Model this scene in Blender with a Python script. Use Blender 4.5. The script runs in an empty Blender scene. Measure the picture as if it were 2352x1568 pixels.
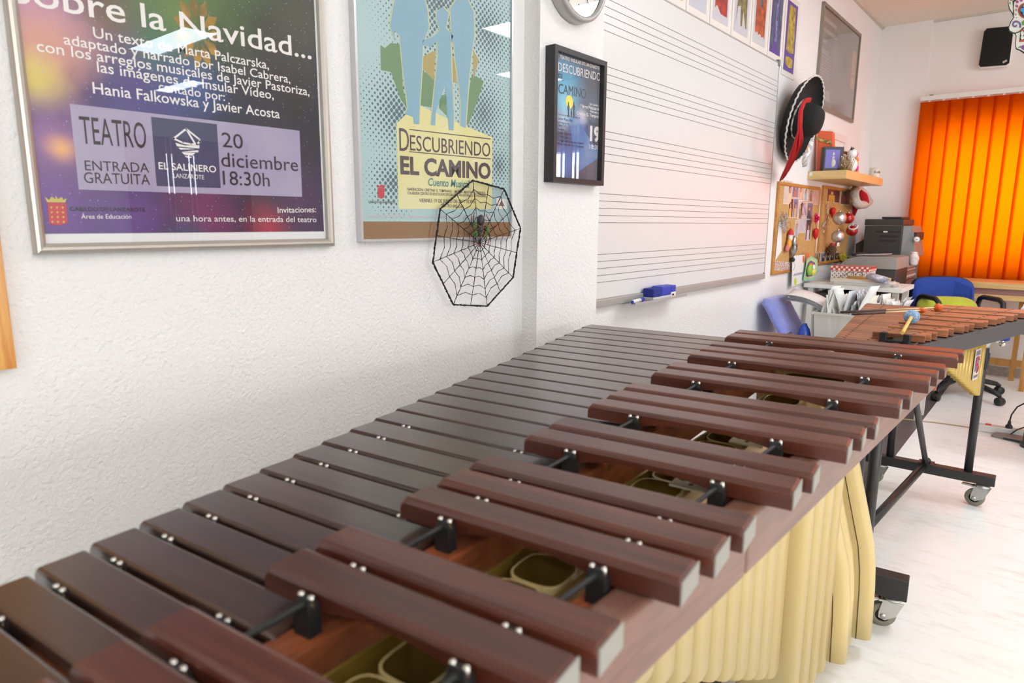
import bpy, bmesh, math, random
from mathutils import Vector, Matrix
random.seed(7)
SC = bpy.context.scene
COL = SC.collection
PI = math.pi

# ------------------------------------------------------------------ camera
CAM = Vector((1.41, 0.0, 1.2))
FPX = 1530.3
def _axes():
    y, p, r = math.radians(-39.591), math.radians(10.2095), math.radians(0.335)
    cy, sy, cp, sp = math.cos(y), math.sin(y), math.cos(p), math.sin(p)
    F = Vector((sy*cp, cy*cp, -sp)); R = Vector((cy, -sy, 0)); U = R.cross(F)
    return R*math.cos(r)+U*math.sin(r), U*math.cos(r)-R*math.sin(r), F
CR, CU, CF = _axes()
cd = bpy.data.cameras.new('camera'); cam = bpy.data.objects.new('camera', cd); COL.objects.link(cam)
cd.sensor_width = 36; cd.lens = FPX/2352*36; cd.clip_start = 0.02
cam.matrix_world = Matrix(((CR.x, CU.x, -CF.x, CAM.x), (CR.y, CU.y, -CF.y, CAM.y), (CR.z, CU.z, -CF.z, CAM.z), (0, 0, 0, 1)))
cd.dof.use_dof = True; cd.dof.focus_distance = 2.3; cd.dof.aperture_fstop = 5.0
SC.camera = cam

# ------------------------------------------------------------------ world, daylight, exposure
w = bpy.data.worlds.new('world'); SC.world = w; w.use_nodes = True
bg = w.node_tree.nodes['Background']; bg.inputs[0].default_value = (0.85, 0.92, 1, 1); bg.inputs[1].default_value = 1.0
def area(name, loc, target, sx, sy, power, col=(1, 1, 1)):
    l = bpy.data.lights.new(name, 'AREA'); l.shape = 'RECTANGLE'; l.size = sx; l.size_y = sy; l.energy = power; l.color = col
    o = bpy.data.objects.new(name, l); COL.objects.link(o); o.location = loc
    o.rotation_euler = (Vector(target)-Vector(loc)).to_track_quat('-Z', 'Y').to_euler(); return o
area('daylight_back', (1.6, 7.4, 1.5), (1.6, 6.5, 1.45), 2.6, 1.9, 125, (0.95, 0.98, 1))
area('daylight_right', (8.7, -0.4, 1.3), (7.9, -0.4, 1.45), 5.0, 2.0, 330, (0.95, 0.98, 1))
area('daylight_gap', (8.5, 4.4, 1.5), (7.9, 4.4, 1.5), 1.7, 1.5, 150, (0.92, 0.96, 1))
area('daylight_far', (3.9, 7.2, 1.5), (3.9, 6.5, 1.5), 1.6, 1.5, 150, (0.92, 0.96, 1))
SC.view_settings.view_transform = 'Standard'; SC.view_settings.look = 'None'
SC.view_settings.exposure = -0.2; SC.view_settings.gamma = 1.0; SC.view_settings.use_curve_mapping = False
LAMP = 19.0
SC.cycles.max_bounces = 10; SC.cycles.diffuse_bounces = 5; SC.cycles.transparent_max_bounces = 16
SC.cycles.caustics_reflective = False; SC.cycles.caustics_refractive = False
SC.cycles.sample_clamp_indirect = 4.0

# ------------------------------------------------------------------ measuring: a pixel of the photograph on a plane of the room
def ray(px, py): return CR*((px-1176)/FPX) - CU*((py-784)/FPX) + CF
def wl(px, py, x=0.0):
    d = ray(px, py); return CAM + d*((x-CAM.x)/d.x)
def bk(px, py, y):
    d = ray(px, py); return CAM + d*((y-CAM.y)/d.y)
def fl(px, py, z):
    d = ray(px, py); return CAM + d*((z-CAM.z)/d.z)

# ------------------------------------------------------------------ materials
def srgb(r, g, b):
    f = lambda c: (c/255/12.92) if c/255 <= 0.04045 else ((c/255+0.055)/1.055)**2.4
    return (f(r), f(g), f(b))
_M = {}
def mat(name, rgb, rough=0.5, metal=0.0, bump=None, noise=None, coat=0.0, spec=None, sheen=0.0, emit=0.0, lin=False):
    if name in _M: return _M[name]
    m = bpy.data.materials.new(name); m.use_nodes = True; nt = m.node_tree; b = nt.nodes['Principled BSDF']
    c = rgb if lin else srgb(*rgb)
    b.inputs['Base Color'].default_value = (*c, 1); b.inputs['Roughness'].default_value = rough; b.inputs['Metallic'].default_value = metal
    b.inputs['Coat Weight'].default_value = coat; b.inputs['Coat Roughness'].default_value = 0.12
    if spec is not None: b.inputs['Specular IOR Level'].default_value = spec
    if sheen: b.inputs['Sheen Weight'].default_value = sheen
    if emit: b.inputs['Emission Color'].default_value = (*c, 1); b.inputs['Emission Strength'].default_value = emit
    tc = None
    if noise or bump: tc = nt.nodes.new('ShaderNodeTexCoord')
    if noise:   # (scale, amount, other colour, detail)
        n = nt.nodes.new('ShaderNodeTexNoise'); n.inputs['Scale'].default_value = noise[0]; n.inputs['Detail'].default_value = noise[3] if len(noise) > 3 else 3
        nt.links.new(tc.outputs['Object'], n.inputs['Vector'])
        r = nt.nodes.new('ShaderNodeValToRGB'); r.color_ramp.elements[0].position = 0.5-noise[1]; r.color_ramp.elements[1].position = 0.5+noise[1]
        r.color_ramp.elements[0].color = (*c, 1); r.color_ramp.elements[1].color = (*srgb(*noise[2]), 1)
        nt.links.new(n.outputs['Fac'], r.inputs[0]); nt.links.new(r.outputs[0], b.inputs['Base Color'])
    if bump:    # (scale, strength, distance)
        n = nt.nodes.new('ShaderNodeTexNoise'); n.inputs['Scale'].default_value = bump[0]; n.inputs['Detail'].default_value = 4
        nt.links.new(tc.outputs['Object'], n.inputs['Vector'])
        u = nt.nodes.new('ShaderNodeBump'); u.inputs['Strength'].default_value = bump[1]; u.inputs['Distance'].default_value = bump[2]
        nt.links.new(n.outputs['Fac'], u.inputs['Height']); nt.links.new(u.outputs[0], b.inputs['Normal'])
    _M[name] = m; return m
def wood(name, c1, c2, ang=0.0, scale=(3, 60, 60), rough=0.35, coat=0.3, vary=0.35, bump=0.0, dist=1.2):
    if name in _M: return _M[name]
    m = bpy.data.materials.new(name); m.use_nodes = True; nt = m.node_tree; b = nt.nodes['Principled BSDF']; L = nt.links.new
    tc = nt.nodes.new('ShaderNodeTexCoord'); oi = nt.nodes.new('ShaderNodeObjectInfo')
    mp = nt.nodes.new('ShaderNodeMapping'); mp.vector_type = 'POINT'; mp.inputs['Rotation'].default_value = (0, 0, -ang)
    sc = nt.nodes.new('ShaderNodeVectorMath'); sc.operation = 'MULTIPLY'; sc.inputs[1].default_value = scale
    off = nt.nodes.new('ShaderNodeVectorMath'); off.operation = 'ADD'
    rv = nt.nodes.new('ShaderNodeMath'); rv.operation = 'MULTIPLY'; rv.inputs[1].default_value = 91.7
    L(tc.outputs['Object'], mp.inputs[0]); L(mp.outputs[0], sc.inputs[0]); L(oi.outputs['Random'], rv.inputs[0]); L(sc.outputs[0], off.inputs[0]); L(rv.outputs[0], off.inputs[1])
    n = nt.nodes.new('ShaderNodeTexNoise'); n.inputs['Scale'].default_value = 1; n.inputs['Detail'].default_value = 5; n.inputs['Distortion'].default_value = dist
    L(off.outputs[0], n.inputs['Vector'])
    r = nt.nodes.new('ShaderNodeValToRGB'); r.color_ramp.elements[0].position = 0.32; r.color_ramp.elements[1].position = 0.7
    r.color_ramp.elements[0].color = (*srgb(*c1), 1); r.color_ramp.elements[1].color = (*srgb(*c2), 1); L(n.outputs['Fac'], r.inputs[0])
    hs = nt.nodes.new('ShaderNodeHueSaturation'); mr = nt.nodes.new('ShaderNodeMapRange'); mr.inputs[3].default_value = 1-vary; mr.inputs[4].default_value = 1+vary
    L(oi.outputs['Random'], mr.inputs[0]); L(mr.outputs[0], hs.inputs['Value']); L(r.outputs[0], hs.inputs['Color']); L(hs.outputs[0], b.inputs['Base Color'])
    b.inputs['Roughness'].default_value = rough; b.inputs['Coat Weight'].default_value = coat; b.inputs['Coat Roughness'].default_value = 0.25
    _M[name] = m; return m
def mixglass(name, gloss=0.06, rough=0.0, tint=(1, 1, 1)):
    if name in _M: return _M[name]
    m = bpy.data.materials.new(name); m.use_nodes = True; nt = m.node_tree; nt.nodes.clear()
    o = nt.nodes.new('ShaderNodeOutputMaterial'); mx = nt.nodes.new('ShaderNodeMixShader'); t = nt.nodes.new('ShaderNodeBsdfTransparent'); g = nt.nodes.new('ShaderNodeBsdfGlossy')
    lw = nt.nodes.new('ShaderNodeLayerWeight'); lw.inputs[0].default_value = 0.5; pw_ = nt.nodes.new('ShaderNodeMath'); pw_.operation = 'POWER'; pw_.inputs[1].default_value = 4.0; ma_ = nt.nodes.new('ShaderNodeMath'); ma_.operation = 'MULTIPLY_ADD'; ma_.inputs[1].default_value = 0.9; ma_.inputs[2].default_value = gloss*0.5
    nt.links.new(lw.outputs['Facing'], pw_.inputs[0]); nt.links.new(pw_.outputs[0], ma_.inputs[0])
    g.inputs['Roughness'].default_value = rough; t.inputs[0].default_value = (*tint, 1)
    nt.links.new(ma_.outputs[0], mx.inputs[0]); nt.links.new(t.outputs[0], mx.inputs[1]); nt.links.new(g.outputs[0], mx.inputs[2]); nt.links.new(mx.outputs[0], o.inputs[0])
    _M[name] = m; return m
def emitter(name, col, s):
    if name in _M: return _M[name]
    m = bpy.data.materials.new(name); m.use_nodes = True; nt = m.node_tree; nt.nodes.clear()
    o = nt.nodes.new('ShaderNodeOutputMaterial'); e = nt.nodes.new('ShaderNodeEmission'); e.inputs[0].default_value = (*col, 1); e.inputs[1].default_value = s
    nt.links.new(e.outputs[0], o.inputs[0]); _M[name] = m; return m
def translucent(name, col, tcol, diff=0.35):
    m = bpy.data.materials.new(name); m.use_nodes = True; nt = m.node_tree; nt.nodes.clear()
    o = nt.nodes.new('ShaderNodeOutputMaterial'); mx = nt.nodes.new('ShaderNodeMixShader'); d = nt.nodes.new('ShaderNodeBsdfDiffuse'); t = nt.nodes.new('ShaderNodeBsdfTranslucent')
    d.inputs[0].default_value = (*col, 1); t.inputs[0].default_value = (*tcol, 1); mx.inputs[0].default_value = 1-diff
    nt.links.new(d.outputs[0], mx.inputs[1]); nt.links.new(t.outputs[0], mx.inputs[2]); nt.links.new(mx.outputs[0], o.inputs[0]); _M[name] = m; return m
def blobs(name, base, spots, rough=0.5, org=(0, 0, 0), speck=None):
    """print whose colour is a base plus soft colour clouds: spots = [(world point, radius, rgb)]"""
    m = bpy.data.materials.new(name); m.use_nodes = True; nt = m.node_tree; b = nt.nodes['Principled BSDF']; L = nt.links.new
    g = nt.nodes.new('ShaderNodeTexCoord'); b.inputs['Roughness'].default_value = rough
    n = nt.nodes.new('ShaderNodeTexNoise'); n.inputs['Scale'].default_value = 9; n.inputs['Detail'].default_value = 4; L(g.outputs['Object'], n.inputs['Vector'])
    cur = None
    def mixc(fac, a, bb):
        x = nt.nodes.new('ShaderNodeMix'); x.data_type = 'RGBA'; L(fac, x.inputs[0])
        if isinstance(a, tuple): x.inputs[6].default_value = (*a, 1)
        else: L(a, x.inputs[6])
        x.inputs[7].default_value = (*bb, 1); return x.outputs[2]
    cur = srgb(*base)
    for p, rad, c in spots:
        dn = nt.nodes.new('ShaderNodeVectorMath'); dn.operation = 'DISTANCE'; dn.inputs[1].default_value = Vector(p)-Vector(org); L(g.outputs['Object'], dn.inputs[0])
        mm = nt.nodes.new('ShaderNodeMath'); mm.operation = 'MULTIPLY_ADD'; L(n.outputs['Fac'], mm.inputs[0]); mm.inputs[1].default_value = -rad*0.9; L(dn.outputs['Value'], mm.inputs[2])
        mr = nt.nodes.new('ShaderNodeMapRange'); mr.interpolation_type = 'SMOOTHSTEP'; mr.inputs[1].default_value = rad*0.75; mr.inputs[2].default_value = -rad*0.45; L(mm.outputs[0], mr.inputs[0])
        cur = mixc(mr.outputs[0], cur, srgb(*c))
    if speck:
        v = nt.nodes.new('ShaderNodeTexVoronoi'); v.inputs['Scale'].default_value = speck[0]; L(g.outputs['Object'], v.inputs['Vector'])
        mr = nt.nodes.new('ShaderNodeMapRange'); mr.inputs[1].default_value = speck[1]; mr.inputs[2].default_value = speck[1]*0.3; L(v.outputs['Distance'], mr.inputs[0])
        cur = mixc(mr.outputs[0], cur, srgb(*speck[2]))
    L(cur, b.inputs['Base Color']); _M[name] = m; return m

# ------------------------------------------------------------------ mesh tools
ORG = {}
class MB:
    def __init__(s): s.bm = bmesh.new(); s.mi = 0
    def _f(s, fs, smooth=False):
        for f in fs: f.material_index = s.mi; f.smooth = smooth
    def hexa(s, v):   # 8 corners: bottom loop 0-3, top loop 4-7
        vs = [s.bm.verts.new(p) for p in v]
        s._f([s.bm.faces.new([vs[i] for i in q]) for q in ((3, 2, 1, 0), (4, 5, 6, 7), (0, 1, 5, 4), (1, 2, 6, 5), (2, 3, 7, 6), (3, 0, 4, 7))]); return s
    def box(s, a, b):
        (x0, y0, z0), (x1, y1, z1) = a, b
        x0, x1 = min(x0, x1), max(x0, x1); y0, y1 = min(y0, y1), max(y0, y1); z0, z1 = min(z0, z1), max(z0, z1)
        return s.hexa([(x0, y0, z0), (x1, y0, z0), (x1, y1, z0), (x0, y1, z0), (x0, y0, z1), (x1, y0, z1), (x1, y1, z1), (x0, y1, z1)])
    def obox(s, c, ax, ay, az):   # centre and three half-axis vectors
        c, ax, ay, az = Vector(c), Vector(ax), Vector(ay), Vector(az)
        return s.hexa([c-ax-ay-az, c+ax-ay-az, c+ax+ay-az, c-ax+ay-az, c-ax-ay+az, c+ax-ay+az, c+ax+ay+az, c-ax+ay+az])
    def loft(s, rings, cap=(True, True), closed=False, smooth=True):
        R = [[s.bm.verts.new(p) for p in r] for r in rings]; n = len(R[0]); fs = []
        m = len(R)
        for i in range(m if closed else m-1):
            A, B = R[i], R[(i+1) % m]
            for j in range(n):
                fs.append(s.bm.faces.new([A[j], A[(j+1) % n], B[(j+1) % n], B[j]]))
        s._f(fs, smooth)
        if not closed:
            if cap[0]: s._f([s.bm.faces.new(R[0][::-1])])
            if cap[1]: s._f([s.bm.faces.new(R[-1])])
        return s
    def tube(s, pts, r, n=8, closed=False, cap=(True, True), smooth=True):
        pts = [Vector(p) for p in pts]; m = len(pts); rings = []; prev = None
        for i, p in enumerate(pts):
            if closed: t = pts[(i+1) % m]-pts[i-1]
            else: t = pts[min(i+1, m-1)]-pts[max(i-1, 0)]
            t.normalize()
            if prev is None:
                a = Vector((0, 0, 1)) if abs(t.z) < 0.9 else Vector((1, 0, 0)); u = t.cross(a).normalized()
            else: u = (prev - t*prev.dot(t)).normalized()
            prev = u; v = t.cross(u); rr = r[i] if isinstance(r, (list, tuple)) else r
            rings.append([p+u*(rr*math.cos(2*PI*k/n))+v*(rr*math.sin(2*PI*k/n)) for k in range(n)])
        return s.loft(rings, cap, closed, smooth)
    def lathe(s, prof, o=(0, 0, 0), ax=(0, 0, 1), n=24, smooth=True, cap=(False, False)):   # prof: (radius, height)
        ax = Vector(ax).normalized(); a = Vector((0, 0, 1)) if abs(ax.z) < 0.9 else Vector((1, 0, 0)); u = ax.cross(a).normalized(); v = ax.cross(u); o = Vector(o)
        return s.loft([[o+ax*h+u*(max(r, 1e-5)*math.cos(2*PI*k/n))+v*(max(r, 1e-5)*math.sin(2*PI*k/n)) for k in range(n)] for r, h in prof], cap, False, smooth)
    def ball(s, c, r, n=16, m=10, sc=(1, 1, 1)):
        c = Vector(c); rings = []
        for i in range(m+1):
            t = PI*i/m; q = max(math.sin(t), 1e-4)
            rings.append([c+Vector((sc[0]*r*q*math.cos(2*PI*k/n), sc[1]*r*q*math.sin(2*PI*k/n), -sc[2]*r*math.cos(t))) for k in range(n)])
        return s.loft(rings, (True, True))
    def poly(s, pts, d=None):   # flat polygon, or a prism along d
        a = [s.bm.verts.new(p) for p in pts]
        if d is None: s._f([s.bm.faces.new(a)]); return s
        d = Vector(d); b = [s.bm.verts.new(Vector(p)+d) for p in pts]; n = len(a)
        s._f([s.bm.faces.new(a[::-1]), s.bm.faces.new(b)]+[s.bm.faces.new([a[i], a[(i+1) % n], b[(i+1) % n], b[i]]) for i in range(n)]); return s
    def grid(s, rows, smooth=True):
        V = [[s.bm.verts.new(p) for p in r] for r in rows]
        s._f([s.bm.faces.new([V[i][j], V[i][j+1], V[i+1][j+1], V[i+1][j]]) for i in range(len(V)-1) for j in range(len(V[0])-1)], smooth); return s
    def bevel(s, w, seg=2):
        bmesh.ops.recalc_face_normals(s.bm, faces=s.bm.faces[:])
        es = [e for e in s.bm.edges if len(e.link_faces) == 2 and e.calc_face_angle(0) > 0.5]
        r = bmesh.ops.bevel(s.bm, geom=es, offset=w, segments=seg, affect='EDGES', profile=0.5, clamp_overlap=True); return s
def obj(name, mb, mats, parent=None, solid=0.0):
    bm = mb.bm
    bmesh.ops.recalc_face_normals(bm, faces=bm.faces[:])
    if parent is not None: org = Vector(ORG[parent.name])
    else:
        xs = [v.co for v in bm.verts]
        org = Vector([(min(c[i] for c in xs)+max(c[i] for c in xs))/2 for i in range(3)])
    for v in bm.verts: v.co -= org
    me = bpy.data.meshes.new(name); bm.to_mesh(me); bm.free()
    for m in (mats if isinstance(mats, (list, tuple)) else [mats]): me.materials.append(m)
    o = bpy.data.objects.new(name, me); COL.objects.link(o); ORG[o.name] = tuple(org)
    if parent is not None: o.parent = parent
    else: o.location = org
    if solid: md = o.modifiers.new('thickness', 'SOLIDIFY'); md.thickness = solid; md.offset = 0
    return o
def tag(o, label, cat, group=None, kind=None):
    o['label'] = label; o['category'] = cat
    if group: o['group'] = group
    if kind: o['kind'] = kind
    return o
def thing(name, label, cat, loc=(0, 0, 0), group=None):
    o = bpy.data.objects.new(name, None); COL.objects.link(o); o.location = loc; ORG[o.name] = tuple(loc); o.empty_display_size = 0.05
    return tag(o, label, cat, group)
def struct(name, mb, m): o = obj(name, mb, m); o['kind'] = 'structure'; return o
def lbl(o, s): o['label'] = s; return o

# ------------------------------------------------------------------ lettering
_txt = {}
def text_geo(s, bold=0.0):
    k = (s, bold)
    if k not in _txt:
        cu = bpy.data.curves.new('t', 'FONT'); cu.body = s; cu.offset = bold; cu.resolution_u = 3
        o = bpy.data.objects.new('t', cu); COL.objects.link(o); dg = bpy.context.evaluated_depsgraph_get(); dg.update()
        me = bpy.data.meshes.new_from_object(o.evaluated_get(dg)); V = [v.co.copy() for v in me.vertices]; Fs = [tuple(p.vertices) for p in me.polygons]
        bpy.data.objects.remove(o); bpy.data.curves.remove(cu); bpy.data.meshes.remove(me); _txt[k] = (V, Fs)
    return _txt[k]
CAPH = max(v.y for v in text_geo('H')[0])
def write(mb, s, o, right, up, width, cap, bold=0.0, shear=0.0):
    """text s with its baseline at o, filling `width` along right, capital letters `cap` tall along up"""
    V, Fs = text_geo(s, bold); x0 = min(v.x for v in V); x1 = max(v.x for v in V); kx = width/(x1-x0); ky = cap/CAPH
    o, right, up = Vector(o), Vector(right), Vector(up)
    vs = [mb.bm.verts.new(o+right*((v.x-x0)*kx+v.y*ky*shear)+up*(v.y*ky)) for v in V]
    for f in Fs:
        try: mb.bm.faces.new([vs[i] for i in f]).material_index = mb.mi
        except ValueError: pass
    return mb
def wtext(mb, s, a, b, cap, x, bold=0.0, shear=0.0):
    """on the left wall: baseline from pixel a to pixel b, capitals `cap` pixels tall, on the plane x"""
    A, B = wl(*a, x), wl(*b, x); mid = ((a[0]+b[0])/2, (a[1]+b[1])/2); c = wl(mid[0], mid[1]-cap, x).z-wl(*mid, x).z
    return write(mb, s, A, (0, 1, (B.z-A.z)/(B.y-A.y)), (0, 0, 1), B.y-A.y, c, bold, shear)
def wpoly(mb, pts, x): return mb.poly([wl(*p, x) for p in pts])
# ================================================================== the room
YB, XR, YF, H = 6.54, 8.0, -3.5, 2.8
plaster = mat('white_plaster', (240, 239, 238), 0.85, bump=(110, 0.8, 0.006))
plaster_back = mat('back_plaster', (238, 233, 229), 0.85, bump=(130, 0.2, 0.002))
ceil_m = mat('ceiling_tile', (243, 235, 223), 0.95, noise=(160, 0.12, (226, 214, 196)), bump=(160, 0.5, 0.003))
struct('wall_left', MB().box((-0.15, YF, 0), (0, YB+0.2, H)), plaster)
struct('trim_1', MB().box((-0.02, 1.757, 0), (0.063, 2.125, H)), plaster)
struct('trim_2', MB().box((-0.01, 6.505, 0), (0.366, 6.56, H)), plaster_back)
def wall_with_holes(name, y0, y1, x0, x1, holes, m):
    mb = MB(); xs = x0
    for (a, b, z0, z1) in holes:
        mb.box((xs, y0, 0), (a, y1, H)); mb.box((a, y0, 0), (b, y1, z0)); mb.box((a, y0, z1), (b, y1, H)); xs = b
    mb.box((xs, y0, 0), (x1, y1, H)); return struct(name, mb, m)
WIN = (0.47, 2.55, 0.86, 2.0)
wall_with_holes('wall_back', YB, YB+0.2, -0.15, XR+0.2, [WIN, (3.1, 4.6, 1.68, 2.0)], plaster_back)
mb = MB(); ys_ = YF
for a, b_, z0, z1 in ((-2.8, 2.3, 0.55, 2.4), (3.7, 5.1, 1.54, 2.08)):
    mb.box((XR, ys_, 0), (XR+0.2, a, H)); mb.box((XR, a, 0), (XR+0.2, b_, z0)); mb.box((XR, a, z1), (XR+0.2, b_, H)); ys_ = b_
mb.box((XR, ys_, 0), (XR+0.2, YB+0.2, H))
struct('wall_right', mb, plaster)
struct('wall_front', MB().box((-0.15, YF-0.2, 0), (XR+0.2, YF, H)), plaster)
struct('ceiling', MB().box((-0.15, YF-0.2, H), (XR+0.2, YB+0.2, H+0.1)), ceil_m)
mb = MB(); al = mat('coving', (205, 196, 184), 0.6)
mb.box((0, YF, H-0.016), (0.022, 6.5, H)); struct('trim_3', mb, al)
struct('trim_4', MB().box((0.366, YB-0.02, H-0.016), (XR, YB, H)), al)
# floor: cream vinyl with a dark flecked strip and a joint
fm = bpy.data.materials.new('floor_vinyl'); fm.use_nodes = True; nt = fm.node_tree; L = nt.links.new; b = nt.nodes['Principled BSDF']
tc = nt.nodes.new('ShaderNodeTexCoord'); mp = nt.nodes.new('ShaderNodeMapping'); mp.inputs['Scale'].default_value = (5, 16, 5); L(tc.outputs['Object'], mp.inputs[0])
n1 = nt.nodes.new('ShaderNodeTexNoise'); n1.inputs['Scale'].default_value = 1.6; n1.inputs['Detail'].default_value = 9; n1.inputs['Roughness'].default_value = 0.7; L(mp.outputs[0], n1.inputs['Vector'])
r1 = nt.nodes.new('ShaderNodeValToRGB'); r1.color_ramp.elements[0].position = 0.2; r1.color_ramp.elements[0].color = (*srgb(228, 224, 214), 1); r1.color_ramp.elements[1].position = 0.5; r1.color_ramp.elements[1].color = (*srgb(249, 248, 244), 1)
L(n1.outputs['Fac'], r1.inputs[0]); L(r1.outputs[0], b.inputs['Base Color']); b.inputs['Roughness'].default_value = 0.34; b.inputs['Coat Weight'].default_value = 0.08
struct('floor', MB().box((-0.15, YF-0.2, -0.1), (XR+0.2, YB+0.2, 0)), fm)
dark = mat('dark_tile', (70, 60, 60), 0.4, noise=(150, 0.08, (104, 94, 94), 2))
gm = mat('tile_joint', (128, 118, 110), 0.7)
mb = MB(); mb.box((0.25, YF, 0.0), (0.836, 6.45, 0.0015)); mb.mi = 1
for k in range(25):
    y = 0.2+k*0.3; mb.box((0.25, y-0.0015, 0.001), (0.836, y+0.0015, 0.002))
struct('trim_5', mb, [dark, gm])
mb = MB(); mb.poly([(0.45, 4.545, 0.0025), (0.9, 4.68, 0.0025), (1.25, 4.72, 0.0025), (3.0, 4.72, 0.0025), (3.0, 4.735, 0.0025), (1.25, 4.735, 0.0025), (0.9, 4.697, 0.0025), (0.45, 4.562, 0.0025)], (0, 0, 0.001))
struct('trim_6', mb, mat('joint_strip', (190, 168, 118), 0.5))
bbm = mat('baseboard_grey', (150, 140, 132), 0.4, noise=(40, 0.2, (176, 166, 156)))
struct('baseboard_back', MB().box((0.366, 6.522, 0), (XR, YB, 0.075)), bbm)
struct('baseboard_left', MB().box((0, YF, 0), (0.012, 1.757, 0.075)), bbm)
struct('baseboard_left', MB().box((0, 2.125, 0), (0.012, 6.505, 0.075)), bbm)

# windows
wf = mat('window_frame_white', (226, 224, 220), 0.4)
pane = mixglass('window_pane')
def window(name, x0, x1, z0, z1, y, nm):
    mb = MB(); t = 0.05
    mb.box((x0, y, z0), (x1, y+0.05, z0+t)); mb.box((x0, y, z1-t), (x1, y+0.05, z1))
    for k in range(nm+1):
        x = x0+(x1-x0-t)*k/nm; mb.box((x, y, z0+t), (x+t, y+0.05, z1-t))
    mb.mi = 1; mb.box((x0+t, y+0.02, z0+t), (x1-t, y+0.026, z1-t)); struct(name, mb, [wf, pane])
window('window_1', *WIN, YB+0.1, 2)
mb = MB()
for k in range(5):
    y = -2.8+5.05*k/4; mb.box((XR+0.08, y, 0.55), (XR+0.13, y+0.05, 2.4))
mb.box((XR+0.08, -2.8, 0.55), (XR+0.13, 2.3, 0.6)); mb.box((XR+0.08, -2.8, 2.35), (XR+0.13, 2.3, 2.4)); mb.mi = 1; mb.box((XR+0.1, -2.78, 0.58), (XR+0.106, 2.28, 2.37))
struct('window_2', mb, [wf, pane])

# ceiling luminaires (two of them show as reflections in the poster glass; several unseen ones are added for brightness)
LM = emitter('lamp_diffuser', (0.9, 0.985, 1.08), LAMP); LF = mat('lamp_housing', (225, 225, 222), 0.4)
for x, y, sx, sy, s in ((1.95, 4.5, 1.15, 0.42, 'over the whiteboard end'), (3.3, 0.8, 1.0, 0.28, 'to the right of the marimba'), (1.95, -1.7, 1.15, 0.28, 'behind the camera'), (1.85, 3.0, 0.95, 0.5, 'over the far end of the marimba'), (4.95, 2.9, 1.15, 0.28, 'in the middle of the room'), (6.95, 3.87, 1.0, 0.2, 'near the right wall'), (4.7, -1.2, 1.15, 0.28, 'in the room corner'), (3.43, 6.0, 0.27, 0.7, 'along the back wall'), (3.4, -0.6, 1.15, 0.28, 'to the right of the camera'), (6.9, 0.3, 1.15, 0.28, 'by the right window')):
    t = thing('ceiling_light', 'white recessed ceiling light '+s, 'ceiling light', (x, y, H-0.06), 'ceiling lights')
    mb = MB(); a, c = sx/2+0.025, sy/2+0.025
    mb.box((x-a, y-c, H-0.06), (x+a, y-c+0.02, H)); mb.box((x-a, y+c-0.02, H-0.06), (x+a, y+c, H)); mb.box((x-a, y-c+0.02, H-0.06), (x-a+0.02, y+c-0.02, H)); mb.box((x+a-0.02, y-c+0.02, H-0.06), (x+a, y+c-0.02, H))
    obj('housing', mb, LF, t); obj('diffuser', MB().box((x-sx/2, y-sy/2, H-0.05), (x+sx/2, y+sy/2, H-0.04)), LM, t)

# vertical blinds in front of the back window
bl = thing('vertical_blind', 'orange vertical slat blind glowing in front of the back window', 'blind', (1.5, 6.46, 2.16))
obj('headrail', MB().box((0.35, 6.41, 2.17), (2.75, 6.46, 2.205)), mat('headrail_white', (226, 222, 214), 0.35), bl)
orange = translucent('blind_fabric', srgb(232, 92, 10), (0.97, 0.42, 0.01), 0.25)
wht = mat('white_plastic', (236, 234, 230), 0.35)
p, wd = 0.0972, 0.118
dense = mat('dense_blind_fabric', (150, 40, 16), 0.9)
def slats(t, org, d, nrm, n, z0, z1, skip=(), clips=True):
    """overlapping slats starting at org, running along d; slats listed in skip stand turned open"""
    d, nrm = Vector(d), Vector(nrm)
    for k in range(n):
        c = Vector(org)+d*(p*k+wd/2); a, b_ = (d, nrm) if k not in skip else (d*0.8+nrm*0.6, nrm*0.8-d*0.6)
        q = lambda u, o: c+a*(u*wd/2)+b_*(0.006*u-0.006*(1-u*u)-o)
        us = (-1, -0.5, 0, 0.5, 1); Z = Vector((0, 0, 1))
        so = obj('slat', MB().loft([[q(u, 0)+Z*z for u in us]+[q(u, 0.0006)+Z*z for u in us[::-1]] for z in (z0, (z0+z1)/2, z1)]), orange if clips else dense, t)
        if clips:
            for nm, zc, hh, w_ in (('slat_clip', z1+0.003, 0.008, 0.008), ('bottom_weight', z0+0.002, 0.012, 0.012)): obj(nm, MB().obox(c+Z*zc, d*w_, nrm*0.004, Z*hh), wht, so)
slats(bl, (0.353, 6.43, 0), (1, 0, 0), (0, 1, 0), 24, 0.74, 2.16)
obj('hanging_bracket', MB().box((0.41, 6.42, 2.205), (0.435, 6.54, 2.213)), mat('dark_metal', (70, 66, 62), 0.4, 0.6), bl)
# two more blinds, seen only as reflections in the picture glass, with a few slats turned open
t = thing('vertical_blind', 'dark red vertical blind with open slats at the far end of the back wall', 'blind', (3.85, 6.46, 2.3))
obj('headrail', MB().box((3.0, 6.41, 2.27), (4.75, 6.46, 2.305)), mat('headrail_white', (226, 222, 214), 0.35), t); slats(t, (3.02, 6.43, 0), (1, 0, 0), (0, 1, 0), 17, 0.8, 2.26, (1, 3, 4), False)
t = thing('vertical_blind', 'dark red vertical blind with two open slats on the right wall', 'blind', (7.9, 4.4, 2.3))
obj('headrail', MB().box((7.88, 3.55, 2.27), (7.93, 5.3, 2.305)), mat('headrail_white', (226, 222, 214), 0.35), t); slats(t, (7.9, 3.56, 0), (0, 1, 0), (1, 0, 0), 17, 0.8, 2.26, (5, 8), False)
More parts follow.
